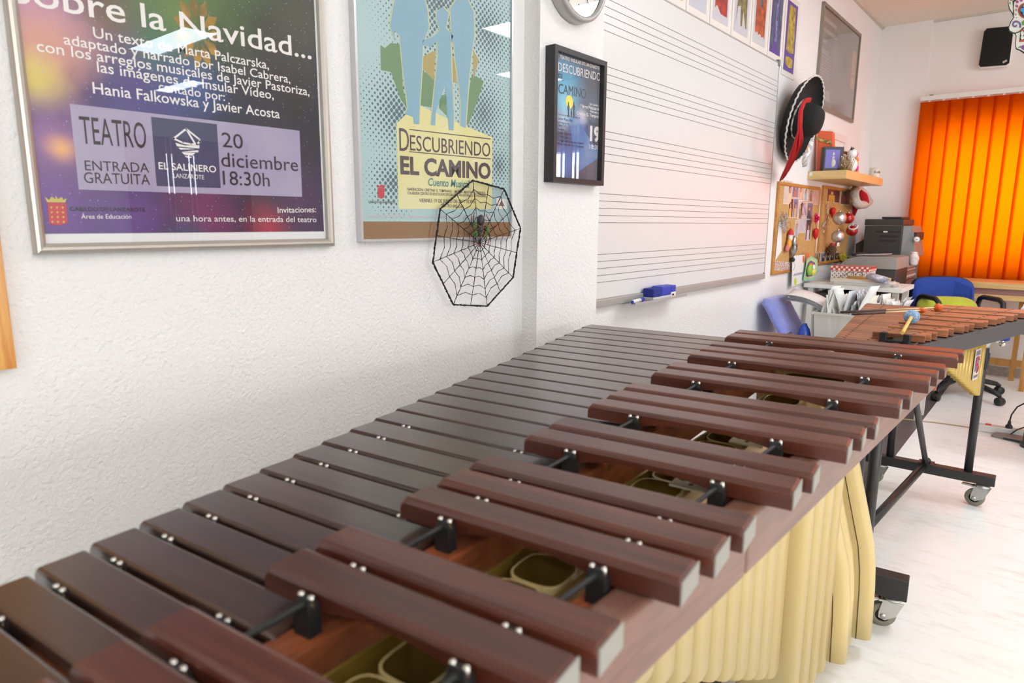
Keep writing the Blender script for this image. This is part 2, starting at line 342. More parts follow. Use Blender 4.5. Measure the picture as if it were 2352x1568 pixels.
# ================================================================== the marimba (five octaves, bass end away from the camera)
A7 = math.radians(6.7)
UX = Vector((math.cos(A7), math.sin(A7), 0)); VX = Vector((-math.sin(A7), math.cos(A7), 0))
def uv(u, v, z=0.0): return UX*u+VX*v+Vector((0, 0, z))
rosew = wood('rosewood', (48, 29, 23), (67, 42, 33), A7, (1.6, 40, 40), 0.3, 0.5, 0.16)
rail_w = wood('rail_wood', (124, 62, 34), (164, 88, 52), -A7, (60, 3, 60), 0.4, 0.2, 0.1)
rosew2 = wood('rosewood_red', (68, 31, 19), (96, 47, 31), A7, (1.6, 40, 40), 0.34, 0.2, 0.16)
board_w = wood('side_board_wood', (108, 73, 60), (130, 92, 76), -A7, (70, 2, 70), 0.38, 0.25, 0.0)
black = mat('black_paint', (34, 33, 34), 0.42, noise=(6, 0.3, (44, 42, 42)))
rubber = mat('black_rubber', (24, 26, 27), 0.55)
steel = mat('bright_steel', (205, 202, 196), 0.22, 1.0)
zinc = mat('zinc_plate', (190, 190, 186), 0.38, 0.85, bump=(30, 0.1, 0.002))
brass = mat('gold_lacquer', (206, 182, 122), 0.38, 0.0, coat=0.3, noise=(3, 0.3, (212, 190, 134)))
brass_in = mat('gold_metal', (176, 148, 70), 0.3, 0.7, noise=(5, 0.3, (150, 122, 52)))
tyre = mat('grey_rubber', (128, 124, 108), 0.6)
ZN, ZA = 0.855, 0.893
meas = [1.8056, 1.7266, 1.6365, 1.5572, 1.4745, 1.3943, 1.3117, 1.2371, 1.1574, 1.078, 1.0026, .9313, .8603, .7934, .7203, .655, .5854, .5142, .451, .3854, .3223, .2611, .2062, .1502, .0962]
def nb(i):    # near edge of natural bar i
    if i < 25: return 0.6*meas[i]+0.4*(1.8068-0.0837*i+0.00051*i*i)
    return 0.0962-0.0535*(i-24)+0.0003*(i-24)**2
def Lft(v): return 0.4059+(1.8056-v)*0.1514
def Rgt(v): return 1.4548-(1.7545-v)*0.1609
AL = 0.909; AR = 0.958
mar = thing('marimba', 'large dark rosewood concert marimba with cream resonators along the white wall', 'marimba', tuple(uv(0.9, 0.7, 0)))
def rbar(u0, u1, v0, v1, zt, th, rc=0.004):
    """a tuned bar: rounded long edges, arched underside"""
    rings = []; n = 12; L_ = u1-u0
    prof = lambda a, b, t: None
    for k in range(n+1):
        s = k/n; e = 0.0
        t = th*(1-0.5*max(0.0, math.sin(PI*min(max((s-0.24)/0.52, 0), 1)))**0.6 if 0.24 < s < 0.76 else 1)
        u = u0+L_*s; z0 = zt-t
        va, vb = v0, v1; c = rc; q = 0.0
        if k in (0, n): c = rc*1.0
        ring = [(va, z0), (vb, z0), (vb, zt-c), (vb-c*0.3, zt-c*0.3), (vb-c, zt), (va+c, zt), (va+c*0.3, zt-c*0.3), (va, zt-c)]
        rings.append([uv(u, a, z) for a, z in ring])
    # soften both ends
    def endring(r, uo, k): return [Vector(p)+UX*uo-Vector((0, 0, (0.0 if j in (0, 1) else k))) for j, p in enumerate(r)]
    first = endring(rings[0], 0, rc); rings[0] = endring(rings[0], rc, 0)
    last = endring(rings[-1], 0, rc*0.5); rings[-1] = endring(rings[-1], -rc*0.5, 0)
    return MB().loft([first]+rings+[last], (True, True), False, False)
NACC = [i for i in range(35) if i % 7 in (0, 1, 3, 4, 5)]
for i in range(36):
    v0 = nb(i); pit = (nb(i-1) if i else nb(0)+0.08)-v0; v1 = v0+pit*(0.93 if i < 16 else 0.93-0.008*(i-15))
    vm = (v0+v1)/2
    obj('natural_bar', rbar(Lft(vm), AR, v0, v1, ZN, 0.023), rosew, mar)
endg = mat('bar_end_grey', (150, 146, 138), 0.6)
for i in NACC:
    pit = nb(i)-nb(i+1); c = nb(i)-0.003-(0.016 if i == 0 else 0.012 if i == 1 else 0); h = pit*0.39
    o = obj('accidental_bar', rbar(AL, Rgt(c), c-h, c+h, ZA, 0.025, 0.006), rosew2, mar)
    if i > 3: obj('end_cap', MB().obox(uv(Rgt(c)+0.0008, c, ZA-0.0135), UX*0.0008, VX*(h-0.001), (0, 0, 0.0112)), endg, o)
# rails, cords
NU1 = lambda v: Lft(v)+0.2*(AR-Lft(v)); NU2 = lambda v: AR-0.2*(AR-Lft(v)); AU1 = lambda v: AL+0.22*(Rgt(v)-AL); AU2 = lambda v: Rgt(v)-0.22*(Rgt(v)-AL)
VN, VF = -0.62, 1.93
def rail(fu, ztop, h, wd):
    a, c = fu(VN), fu(VF)
    return MB().hexa([uv(a-wd, VN, ztop-h), uv(a+wd, VN, ztop-h), uv(c+wd, VF, ztop-h), uv(c-wd, VF, ztop-h), uv(a-wd, VN, ztop), uv(a+wd, VN, ztop), uv(c+wd, VF, ztop), uv(c-wd, VF, ztop)]).bevel(0.003)
for fu, zt in ((NU1, 0.826), (NU2, 0.826), (AU1, 0.852), (AU2, 0.852)): obj('bar_rail', rail(fu, zt, 0.065, 0.019), rail_w, mar)
for fu, z in ((NU1, 0.843), (NU2, 0.843), (AU1, 0.88), (AU2, 0.88)): obj('cord', MB().tube([uv(fu(v), v, z) for v in (VN, 0.3, 1.0, VF)], 0.003, 6), rubber, mar)
# posts with two metal pins
def post(u, v, z0, zp):
    b = MB(); s = 0.0085
    b.loft([[uv(u-s*1.15, v-s*0.8, z0), uv(u+s*1.15, v-s*0.8, z0), uv(u+s*1.15, v+s*0.8, z0), uv(u-s*1.15, v+s*0.8, z0)], [uv(u-s*1.1, v-s*0.7, zp-0.012), uv(u+s*1.1, v-s*0.7, zp-0.012), uv(u+s*1.1, v+s*0.7, zp-0.012), uv(u-s*1.1, v+s*0.7, zp-0.012)], [uv(u-s*0.8, v-s*0.4, zp-0.003), uv(u+s*0.8, v-s*0.4, zp-0.003), uv(u+s*0.8, v+s*0.4, zp-0.003), uv(u-s*0.8, v+s*0.4, zp-0.003)]], (True, True), False, False)
    o = obj('post', b, rubber, mar)
    p = MB()
    for q in (-0.0062, 0.0062):
        p.lathe([(0.0, 0.0), (0.0032, 0.0), (0.0032, 0.009), (0.0024, 0.0112), (0.0, 0.012)], uv(u+q, v, zp-0.012), (0, 0, 1), 10)
    obj('pin_pair', p, steel, o)
for i in range(0, 26):
    v = nb(i)-0.0035
    for fu in (NU1, NU2): post(fu(v), v, 0.822, ZN+(0.002 if v < 0.72 else -0.004))
seen = []
for i in range(0, 27):
    if i % 7 in (2, 6): continue
    c = nb(i)-0.003; pit = nb(i)-nb(i+1)
    seen.append(c-pit*0.5)
for v in seen:
    if v > 0.05:
        for fu in (AU1, AU2): post(fu(v), v, 0.848, ZA-0.004)
# outer side board
zb0, zb1 = 0.79, 0.866
def bu(v): return 1.206+0.1415*(v-0.35)
def bi(v): return 1.168+0.1415*(v-0.35)
a, c, d = VN, 0.59, 1.96
def slab(v0, v1): return MB().hexa([uv(bi(v0), v0, zb0), uv(bu(v0), v0, zb0), uv(bu(v1), v1, zb0), uv(bi(v1), v1, zb0), uv(bi(v0), v0, zb1), uv(bu(v0), v0, zb1), uv(bu(v1), v1, zb1), uv(bi(v1), v1, zb1)]).bevel(0.006, 3)
obj('side_board', slab(a, 0.5905), board_w, mar); obj('side_board', slab(0.592, d), board_w, mar)
# wall side board and end boards
obj('wall_side_board', MB().hexa([uv(Lft(VN)+0.03, VN, 0.76), uv(Lft(VN)+0.05, VN, 0.76), uv(Lft(d)+0.05, d, 0.76), uv(Lft(d)+0.03, d, 0.76), uv(Lft(VN)+0.03, VN, 0.825), uv(Lft(VN)+0.05, VN, 0.825), uv(Lft(d)+0.05, d, 0.825), uv(Lft(d)+0.03, d, 0.825)]).bevel(0.004), board_w, mar)
obj('end_board', MB().obox(uv((Lft(d)+bu(d))/2, 1.945, 0.792), UX*((bu(d)-Lft(d))/2-0.02), VX*0.014, (0, 0, 0.038)).bevel(0.004), rail_w, mar)
obj('end_board', MB().obox(uv((Lft(VN)+bu(VN))/2, VN+0.01, 0.792), UX*((bu(VN)-Lft(VN))/2-0.02), VX*0.014, (0, 0, 0.038)).bevel(0.004), rail_w, mar)
# resonators: hollow tubes, rectangular bent boxes for the lowest accidentals
def sup(a, b, n=20, e=0.72):
    return [(math.copysign(abs(math.cos(2*PI*k/n))**e, math.cos(2*PI*k/n))*a, math.copysign(abs(math.sin(2*PI*k/n))**e, math.sin(2*PI*k/n))*b) for k in range(n)]
def tube_res(uc, vc, a, b, z0, z1, e=0.85, path=None):
    path = path or [(0, z1), (0, z0)]; t = 0.0018
    out = [[uv(uc+du+x, vc+y, z) for x, y in sup(a, b, 20, e)] for du, z in path]
    inn = [[uv(uc+du+x, vc+y, z) for x, y in sup(a-t, b-t, 20, e)] for du, z in path[:1]]
    inn2 = [[uv(uc+path[0][0]+x, vc+y, path[0][1]-0.16) for x, y in sup(a-t, b-t, 20, e)]]
    m = MB(); m.loft(out[::-1], (True, False)); m.mi = 1; m.loft(inn+inn2, (False, True)); m.mi = 0
    A_, B_ = out[0], inn[0]
    va = [m.bm.verts.new(p) for p in A_]; vb = [m.bm.verts.new(p) for p in B_]
    m._f([m.bm.faces.new([va[k], va[(k+1) % 20], vb[(k+1) % 20], vb[k]]) for k in range(20)])
    return m
ZR = 0.846
def arch(v): return max(0.05, min(0.7, 0.39-0.575*(v-0.98)))
for i in range(0, 30):      # accidental bank, dummies in the gaps
    v = nb(i)-0.003; pit = nb(i)-nb(i+1); b_ = pit*0.485
    if v > 1.60:      # two bent low resonators
        ur = 1.333 if i == 0 else 1.290; top = ur-0.085
        ua, ub = top-0.075, ur-0.075
        path = [(0, 0.835), (0.0, 0.66), (0.012, 0.55), (0.045, 0.42), (0.068, 0.33), (0.078, 0.26), (0.082, 0.2), (0.086, 0.055 if i == 0 else 0.075)]
        vv = v+(0.016 if i == 0 else 0.0)
        ro_ = obj('resonator_tube', tube_res(ua, vv, 0.072, 0.037, 0, 0, 0.45, path), [brass, brass_in], mar)
        obj('seam', MB().tube([uv(ua+du+0.036, vv-0.0372, z) for du, z in path[1:]], 0.0012, 5), mat('dark_seam', (90, 76, 44), 0.7), ro_)
    elif v > 1.26:
        ur = 1.212+(v-1.27)*0.12; a_ = 0.066
        obj('resonator_tube', tube_res(ur-a_, v, a_, b_, 0.15-(v-1.26)*0.22, ZR, 0.45), [brass, brass_in], mar)
    else:
        ur = 1.108+0.08*(v-0.3); a_ = min(b_, 0.034)
        obj('resonator_tube', tube_res(ur-a_, v, a_, pit*0.492, arch(v), ZR, 0.62), [brass, brass_in], mar)
for i in range(0, 27):
    v = nb(i)+0.03; pit = nb(i)-nb(i+1); uc = (Lft(v)+AL)/2+0.06
    obj('resonator_tube', tube_res(uc, v, min(pit*0.47, 0.034), pit*0.47, max(0.12, 0.5-0.25*v), 0.815, 0.85), [brass, brass_in], mar)
# gold carrier strips between the tubes
for off in (-0.075, 0.004):
    f = lambda v: 1.112+0.08*(v-0.3)+off
    obj('resonator_strip', MB().hexa([uv(f(-0.3), -0.3, 0.80), uv(f(-0.3)+0.003, -0.3, 0.80), uv(f(1.24)+0.003, 1.24, 0.80), uv(f(1.24), 1.24, 0.80), uv(f(-0.3), -0.3, 0.85), uv(f(-0.3)+0.003, -0.3, 0.85), uv(f(1.24)+0.003, 1.24, 0.85), uv(f(1.24), 1.24, 0.85)]), brass_in, mar)
for i in (9, 13, 16, 20, 23):
    v = nb(i)-0.02; f = 1.112+0.08*(v-0.3)
    m = MB().obox(uv(f-0.035, v, 0.8485), UX*0.036, VX*0.010, (0, 0, 0.0012)); m.mi = 1
    for q in (-0.02, 0.018): m.lathe([(0, 0), (0.006, 0), (0.005, 0.004), (0, 0.005)], uv(f-0.035+q, v, 0.8495), (0, 0, 1), 10)
    obj('resonator_bracket', m, [brass, steel], mar)
cream = mat('cream_plate', (222, 212, 180), 0.45); hole = mat('plate_hole', (70, 70, 30), 0.6)
for (px, py) in ((1718, 1014), (1590, 1112)):
    q = fl(px, py, 0.853); m = MB().obox(q, UX*0.026, VX*0.02, (0, 0, 0.0015)).bevel(0.001); m.mi = 1
    for du, dv, r in ((-0.014, 0.008, 0.007), (0.014, 0.006, 0.006), (0.0, -0.006, 0.0035)): m.lathe([(0, 0), (r, 0), (r, 0.0006), (0, 0.0006)], q+UX*du+VX*dv+Vector((0, 0, 0.0015)), (0, 0, 1), 14)
    obj('tuning_plate', m, [cream, hole], mar)
# frames and casters at both ends
def caster(par, p, heading, wr=0.037, sw=0.026, wm=tyre):
    p = Vector(p); h = Vector(heading).normalized(); s = Vector((-h.y, h.x, 0)); ct = p+Vector((0, 0, wr))-h*0.0
    zt = p.z+wr*2+0.022
    m = MB()
    m.lathe([(0, zt-p.z), (0.026, zt-p.z), (0.026, zt-p.z-0.006), (0.02, zt-p.z-0.012), (0.0, zt-p.z-0.012)], p+h*0.024, (0, 0, 1), 16)
    for q in (-1, 1):
        o = s*q*(sw/2+0.003)
        m.poly([ct+o+h*0.052+Vector((0, 0, wr+0.012)), ct+o-h*0.004+Vector((0, 0, wr+0.012)), ct+o-h*0.012+Vector((0, 0, 0.012)), ct+o-h*0.012+Vector((0, 0, -0.006)), ct+o+h*0.006+Vector((0, 0, -0.013)), ct+o+h*0.034+Vector((0, 0, 0.004))], s*q*0.0025)
    m.obox(ct+h*0.014+Vector((0, 0, wr+0.012)), h*0.028, s*(sw/2+0.005), (0, 0, 0.003))
    m.lathe([(0, -sw/2-0.008), (0.008, -sw/2-0.008), (0.008, sw/2+0.008), (0, sw/2+0.008)], ct, s, 12)
    m.obox(ct-h*0.03+Vector((0, 0, wr+0.012)), h*0.022, s*0.011, (0, 0, 0.003))
    c = obj('caster', m, zinc, par)
    wm_ = MB(); wm_.lathe([(wr*0.55, -sw/2), (wr*0.93, -sw/2), (wr, -sw/2+0.004), (wr, sw/2-0.004), (wr*0.93, sw/2), (wr*0.55, sw/2)], ct, s, 28); wm_.mi = 1
    wm_.lathe([(0, -sw/2+0.003), (wr*0.56, -sw/2+0.003), (wr*0.56, sw/2-0.003), (0, sw/2-0.003)], ct, s, 24)
    obj('wheel', wm_, [wm, mat('wheel_hub', (70, 68, 64), 0.5)], c)
def frame_end(v, u0, u1, hd, post_us):
    obj('foot_bar', MB().obox(uv((u0+u1)/2, v, 0.135), UX*((u1-u0)/2), VX*0.026, (0, 0, 0.033)).bevel(0.003), black, mar)
    for u in post_us: obj('leg', MB().tube([uv(u, v, 0.15), uv(u, v, 0.76)], 0.0165, 14), black, mar)
    for u in (u0+0.06, u1-0.06): caster(mar, uv(u, v, 0.0), hd)
frame_end(2.0, 0.40, 1.405, (0.95, 0.3, 0), (0.55, 1.283))
obj('leg', MB().tube([uv(1.225, 1.97, 0.12), uv(1.225, 1.97, 0.76)], 0.008, 10), steel, mar)
frame_end(-0.55, 0.80, 1.10, (0, -1, 0), (0.86, 1.05))
obj('frame_tube', MB().tube([uv(0.9, 2.0, 0.15), uv(0.93, -0.55, 0.15)], 0.014, 12), black, mar)
# ================================================================== framed things on the left wall
glass = mixglass('picture_glass')
silver = mat('brushed_silver_frame', (186, 180, 171), 0.36, 0.6)
alu = mat('thin_aluminium', (206, 206, 208), 0.35, 0.6)
paper_w = mat('white_paper', (236, 236, 236), 0.7)
WHT = mat('print_white', (240, 236, 234), 0.6); INK = mat('print_dark', (46, 42, 44), 0.6)
def frame_bars(y0, y1, z0, z1, x0, x1, wd, rnd=0.0):
    """four mitred bars of a picture frame standing on the plane x0, front at x1"""
    m = MB(); n = 5 if rnd else 1
    prof = [(0.0, x0), (0.0, x1-rnd*0.5)] + ([(wd*0.15, x1-rnd*0.12), (wd*0.4, x1), (wd*0.65, x1-rnd*0.1), (wd*0.9, x1-rnd*0.55)] if rnd else [(0.0, x1), (wd, x1)]) + [(wd, x1-max(rnd, 0.004)), (wd, x0)]
    rings = []
    for (cy, cz, sy, sz) in ((y0, z0, 1, 1), (y1, z0, -1, 1), (y1, z1, -1, -1), (y0, z1, 1, -1)):
        rings.append([(x, cy+sy*d, cz+sz*d) for d, x in prof])
    return m.loft(rings, (False, False), True, False)
# wooden frame at the left edge
q = wl(39, 845, 0.022); pine = wood('varnished_pine', (196, 120, 42), (226, 168, 84), 0, (30, 30, 2.5), 0.3, 0.5, 0.0, dist=3.5)
fr = thing('wall_picture', 'varnished pine picture frame cut off at the left edge of the photo', 'picture frame', (0, q.y, q.z))
obj('frame', frame_bars(q.y-0.5, q.y, q.z, q.z+0.72, 0, 0.022, 0.06), pine, fr)
obj('backing_board', MB().box((0.002, q.y-0.46, q.z+0.04), (0.008, q.y-0.04, q.z+0.68)), mat('cork_backing', (190, 150, 104), 0.9), fr)

# ---- poster with the night sky
XA = 0.02; A0 = wl(84, 585, XA); A1 = wl(772, 565.5, XA); ZB = (A0.z+A1.z)/2; ZT = ZB+1.02
pa = thing('framed_poster', 'silver framed theatre poster with white lettering on a purple starry sky', 'framed poster', (0, A0.y, ZB))
obj('frame', frame_bars(A0.y, A1.y, ZB, ZT, 0, XA, 0.019, 0.009), silver, pa)
xp = 0.007
obj('mount', MB().box((0.001, A0.y+0.012, ZB+0.012), (0.006, A1.y-0.012, ZT-0.012)), paper_w, pa)
def P(px, py): return tuple(wl(px, py, xp))
sky = blobs('night_sky_print', (52, 44, 76), [(P(560, 20), 0.2, (74, 120, 44)), (P(420, 30), 0.16, (96, 128, 62)), (P(330, 110), 0.1, (44, 110, 74)), (P(640, 150), 0.24, (36, 36, 40)), (P(690, 60), 0.1, (60, 64, 54)), (P(640, 290), 0.2, (32, 32, 40)), (P(540, 250), 0.12, (30, 40, 60)), (P(620, 420), 0.16, (48, 40, 62)), (P(220, 60), 0.1, (120, 92, 70)), (P(430, 200), 0.09, (60, 90, 150)), (P(300, 230), 0.14, (74, 66, 130)), (P(70, 40), 0.12, (186, 136, 178)), (P(100, 120), 0.1, (208, 148, 130)), (P(85, 190), 0.06, (226, 208, 96)), (P(120, 330), 0.12, (150, 104, 160)), (P(140, 340), 0.035, (238, 176, 110)), (P(120, 480), 0.1, (110, 70, 150)), (P(300, 520), 0.12, (96, 66, 134)), (P(470, 500), 0.1, (120, 50, 96)), (P(620, 520), 0.07, (170, 34, 62)), (P(690, 470), 0.1, (74, 40, 80)), (P(430, 545), 0.06, (70, 74, 110))], 0.4, (0, A0.y, ZB), speck=(110, 0.14, (150, 170, 210)))
zb_ = wl(420, 534, xp).z; yl = wl(104, 540, xp).y; yr = wl(744, 530, xp).y
obj('print', MB().box((0.006, yl, zb_), (xp, yr, ZT-0.025)), sky, pa)
# decorative figure of the poster: a plain glowing ornament
m = MB()
for k in range(11):
    a = 2*PI*k/11; c = wl(455, 75, xp+0.0003); m.mi = 0
    m.poly([c+Vector((0, math.cos(a)*0.012, math.sin(a)*0.02)), c+Vector((0, math.cos(a+0.25)*0.035, math.sin(a+0.25)*0.05)), c+Vector((0, math.cos(a)*0.05, math.sin(a)*0.07)), c+Vector((0, math.cos(a-0.25)*0.035, math.sin(a-0.25)*0.05))])
obj('glowing_ornament', m, mat('ornament_print', (170, 130, 46), 0.5, noise=(30, 0.1, (120, 96, 40))), pa)
x1 = xp+0.0006
tx = MB()
for s, a, b_, c, bd, sh in (('Sobre la Navidad...', (20, 2), (716, 136), 52, 0.008, 0.0), ('Un texto de Marta Palczarska,', (215, 86), (618, 159), 22, 0.006, 0), ('adaptado y narrado por Isabel Cabrera,', (147, 101), (667, 191), 21, 0.006, 0), ('con los arreglos musicales de Javier Pastoriza,', (85, 117), (711, 220), 22, 0.006, 0), ('las imágenes de Insular Vídeo,', (224, 165), (629, 228), 22, 0.006, 0), ('cantado por:', (365, 208), (517, 232), 20, 0.006, 0), ('Hania Falkowska y Javier Acosta', (214, 214), (643, 272), 23, 0.008, 0), ('Área de Educación', (187, 502), (302, 502), 10, 0, 0), ('Invitaciones:', (638, 489), (726, 487), 13, 0.004, 0), ('una hora antes, en la entrada del teatro', (405, 508), (727, 510), 13, 0.004, 0)):
    wtext(tx, s, a, b_, c, x1, bd, sh)
obj('lettering', tx, WHT, pa)
x2 = xp+0.0004; panel = mat('pale_panel_print', (176, 168, 190), 0.5, noise=(8, 0.3, (160, 150, 184)))
obj('info_panel', wpoly(MB(), [(181, 435), (694, 452), (688, 300), (160, 238)], x2), panel, pa)
obj('logo_square', wpoly(MB(), [(360, 427), (507, 432), (498, 285), (347, 268)], x2+0.0003), mat('navy_print', (62, 66, 100), 0.5), pa)
x3 = x2+0.0007; tx = MB()
for s, a, b_, c, bd in (('TEATRO', (187, 329), (338, 341), 60, 0), ('ENTRADA', (196, 391), (343, 396), 22, 0), ('GRATUITA', (194, 420), (345, 424), 24, 0), ('20', (511, 337), (559, 342), 33, 0), ('diciembre', (509, 382), (685, 393), 31, 0.002), ('18:30h', (513, 424), (620, 428), 31, 0.002), ('CABILDO DE LANZAROTE', (161, 484), (334, 486), 9, 0.006)):
    wtext(tx, s, a, b_, c, x3, bd)
obj('dark_lettering', tx, INK, pa)
def lp(x, y): return (330+x*0.12755, 260+y*0.12755)
tx = MB(); wtext(tx, 'EL SALINERO', (365, 388), (497, 396), 15, x3, 0.012); wtext(tx, 'LANZAROTE', (399, 408), (469, 412), 10, x3)
def stroke(m, pts, w, x):
    for (a, b_) in zip(pts, pts[1:]):
        p, r = wl(*lp(*a), x), wl(*lp(*b_), x); d = (r-p).normalized(); n = Vector((0, -d.z, d.y))*w; m.poly([p-n-d*w, r-n+d*w, r+n+d*w, p+n-d*w])
stroke(tx, [(765, 280), (540, 455), (700, 530), (850, 560), (960, 555), (1010, 510), (1005, 470), (765, 280), (920, 540)], 0.0018, x3)
for pl in ([(570, 530), (740, 580), (1005, 575), (1000, 635), (800, 615), (600, 595)], [(625, 618), (930, 645), (660, 655)], [(700, 690), (985, 665), (985, 705), (860, 700)], [(680, 695), (935, 715), (870, 765), (730, 745)], [(735, 765), (870, 785), (850, 805), (780, 800)]): wpoly(tx, [lp(*p) for p in pl], x3)
obj('logo', tx, WHT, pa)
m = MB(); wpoly(m, [(109, 465), (152, 467), (155, 513), (135, 517), (113, 514)], x3); m.mi = 1
for r in range(4):
    for c in (0, 1, 2): q = (118+c*13+r*0.8, 475+r*11); wpoly(m, [(q[0]-3, q[1]), (q[0], q[1]+5), (q[0]+3, q[1]), (q[0], q[1]-1)], x3+0.0003)
wpoly(m, [(108, 464), (103, 452), (113, 459), (118, 451), (127, 457), (128, 449), (133, 457), (142, 452), (145, 459), (153, 455), (150, 465)], x3)
obj('crest', m, [mat('crest_red', (196, 62, 74), 0.5), mat('crest_gold', (206, 186, 90), 0.5)], pa)
obj('glass', MB().box((0.0105, A0.y+0.015, ZB+0.015), (0.012, A1.y-0.015, ZT-0.015)), glass, pa)

# ---- pale blue poster
XB = 0.021; B0 = wl(831, 555.5, XB); B1 = wl(1179, 100, XB); zB = B0.z; zT = zB+0.96
pb = thing('framed_poster', 'thin silver framed pale blue poster with three family silhouettes', 'framed poster', (0, B0.y, zB))
obj('frame', frame_bars(B0.y, B1.y, zB, zT, 0, XB, 0.0065), alu, pb)
xq = 0.014
g0, g1 = B0.y+0.006, B1.y-0.006
dm = bpy.data.materials.new('halftone_print'); dm.use_nodes = True; nt = dm.node_tree; L = nt.links.new; bb = nt.nodes['Principled BSDF']; bb.inputs['Roughness'].default_value = 0.5
tc = nt.nodes.new('ShaderNodeTexCoord'); ORGB = Vector(ORG[pb.name])
def vm(op, a, b_):
    n = nt.nodes.new('ShaderNodeVectorMath'); n.operation = op
    for i, x in enumerate((a, b_)):
        if x is None: continue
        if isinstance(x, (tuple, Vector)): n.inputs[i].default_value = x
        else: L(x, n.inputs[i])
    return n
sp = 0.0125
sc_ = vm('MULTIPLY', tc.outputs['Object'], (0, 1/sp, 1/sp)); rot = nt.nodes.new('ShaderNodeVectorRotate'); rot.rotation_type = 'X_AXIS'; rot.inputs['Angle'].default_value = 0.785; L(sc_.outputs[0], rot.inputs['Vector'])
fr_ = vm('FRACTION', rot.outputs[0], None); su = vm('SUBTRACT', fr_.outputs[0], (0.0, 0.5, 0.5)); ln = nt.nodes.new('ShaderNodeVectorMath'); ln.operation = 'LENGTH'
mu = vm('MULTIPLY', su.outputs[0], (0, 1, 1)); L(mu.outputs[0], ln.inputs[0])
def fall(px, py, r):
    d = nt.nodes.new('ShaderNodeVectorMath'); d.operation = 'DISTANCE'; d.inputs[1].default_value = wl(px, py, xq)-ORGB; L(tc.outputs['Object'], d.inputs[0])
    mr = nt.nodes.new('ShaderNodeMapRange'); mr.inputs[1].default_value = r; mr.inputs[2].default_value = 0; mr.inputs[3].default_value = 0; mr.inputs[4].default_value = 0.5; L(d.outputs['Value'], mr.inputs[0]); return mr.outputs[0]
acc_ = None
for f in (fall(915, 260, 0.17), fall(1010, 10, 0.3), fall(1120, 70, 0.2), fall(1110, 260, 0.2), fall(905, 420, 0.12), fall(1145, 380, 0.1)):
    if acc_ is None: acc_ = f
    else:
        mx = nt.nodes.new('ShaderNodeMath'); mx.operation = 'MAXIMUM'; L(acc_, mx.inputs[0]); L(f, mx.inputs[1]); acc_ = mx.outputs[0]
lt = nt.nodes.new('ShaderNodeMath'); lt.operation = 'LESS_THAN'; L(ln.outputs['Value'], lt.inputs[0]); L(acc_, lt.inputs[1])
mix = nt.nodes.new('ShaderNodeMix'); mix.data_type = 'RGBA'; mix.inputs[6].default_value = (*srgb(176, 206, 208), 1); mix.inputs[7].default_value = (*srgb(84, 108, 116), 1); L(lt.outputs[0], mix.inputs[0]); L(mix.outputs[2], bb.inputs['Base Color'])
zband = wl(1000, 509, xq).z
obj('print', MB().box((0.006, g0, zband), (xq, g1, zT-0.006)), dm, pb)
obj('brown_band', MB().box((0.006, g0, zB+0.006), (xq, g1, zband)), mat('kraft_board', (146, 112, 78), 0.8), pb)
def zp(x, y): return (760+x*0.4592, y*0.4592)
def zpoly(m, pts, x): return wpoly(m, [zp(*p) for p in pts], x)
m = MB()
for pl in ([(248, 225), (270, 240), (300, 215), (350, 220), (360, 440), (385, 545), (350, 500), (300, 360), (250, 350)], [(440, 350), (525, 380), (510, 540), (440, 525)], [(705, 370), (765, 405), (735, 500), (690, 620), (660, 640)], [(545, 480), (575, 470), (580, 580), (540, 540)]): zpoly(m, pl, xq+0.0003)
m.mi = 1
for pl in ([(445, 290), (525, 250), (515, 400), (445, 330)], [(600, 270), (620, 300), (630, 420), (605, 400)], [(712, 250), (740, 300), (712, 400)]): zpoly(m, pl, xq+0.0004)
obj('brush_patches', m, [mat('patch_green', (112, 146, 108), 0.6), mat('patch_ochre', (176, 160, 104), 0.6)], pb)
obj('yellow_block', zpoly(MB(), [(328, 618), (338, 1045), (805, 1045), (808, 686), (600, 600), (443, 526), (372, 575)], xq+0.0005), mat('pale_yellow_print', (226, 218, 146), 0.6, noise=(7, 0.2, (230, 226, 176))), pb)
lpols = ([(310, -80), (318, 0), (296, 130), (320, 205), (318, 150), (345, 180), (355, 300), (372, 440), (385, 540), (370, 570), (410, 585), (415, 620), (440, 622), (445, 500), (455, 350), (462, 210), (490, 140), (485, 60), (470, 0), (472, -80)], [(527, 60), (560, 33), (590, 65), (580, 115), (575, 140), (612, 180), (600, 215), (602, 280), (605, 400), (615, 560), (612, 652), (590, 650), (582, 560), (570, 430), (545, 500), (525, 560), (522, 628), (500, 625), (512, 500), (525, 380), (535, 270), (530, 205), (500, 235), (460, 225), (460, 203), (515, 180), (545, 150), (530, 110)], [(625, -80), (625, 0), (598, 40), (603, 190), (617, 235), (622, 300), (640, 420), (650, 520), (648, 630), (673, 640), (680, 540), (690, 400), (705, 260), (718, 180), (715, 60), (690, 10), (690, -80)])
m = MB()
for pl in lpols: zpoly(m, pl, xq+0.0010)
m.mi = 1
for pl in lpols:
    cx = sum(p[0] for p in pl)/len(pl); zpoly(m, [(p[0]+(5 if p[0] > cx else -5), p[1]-2) for p in pl], xq+0.0007)
obj('silhouettes', m, [mat('silhouette_blue', (136, 178, 198), 0.6), mat('silhouette_rim', (206, 208, 156), 0.6)], pb)
xt = xq+0.0013; tx = MB()
wtext(tx, 'D', (918, 346), (940, 348), 52, xt); wtext(tx, 'ESCUBRIENDO', (942, 345), (1126, 360), 33, xt)
wtext(tx, 'EL CAMINO', (920, 398), (1127, 410), 36, xt, 0.035)
for a, b_ in (((940, 296), (1127, 318)), ((940, 347), (1127, 364))):
    wpoly(tx, [a, b_, (b_[0], b_[1]+2), (a[0], a[1]+2)], xt)
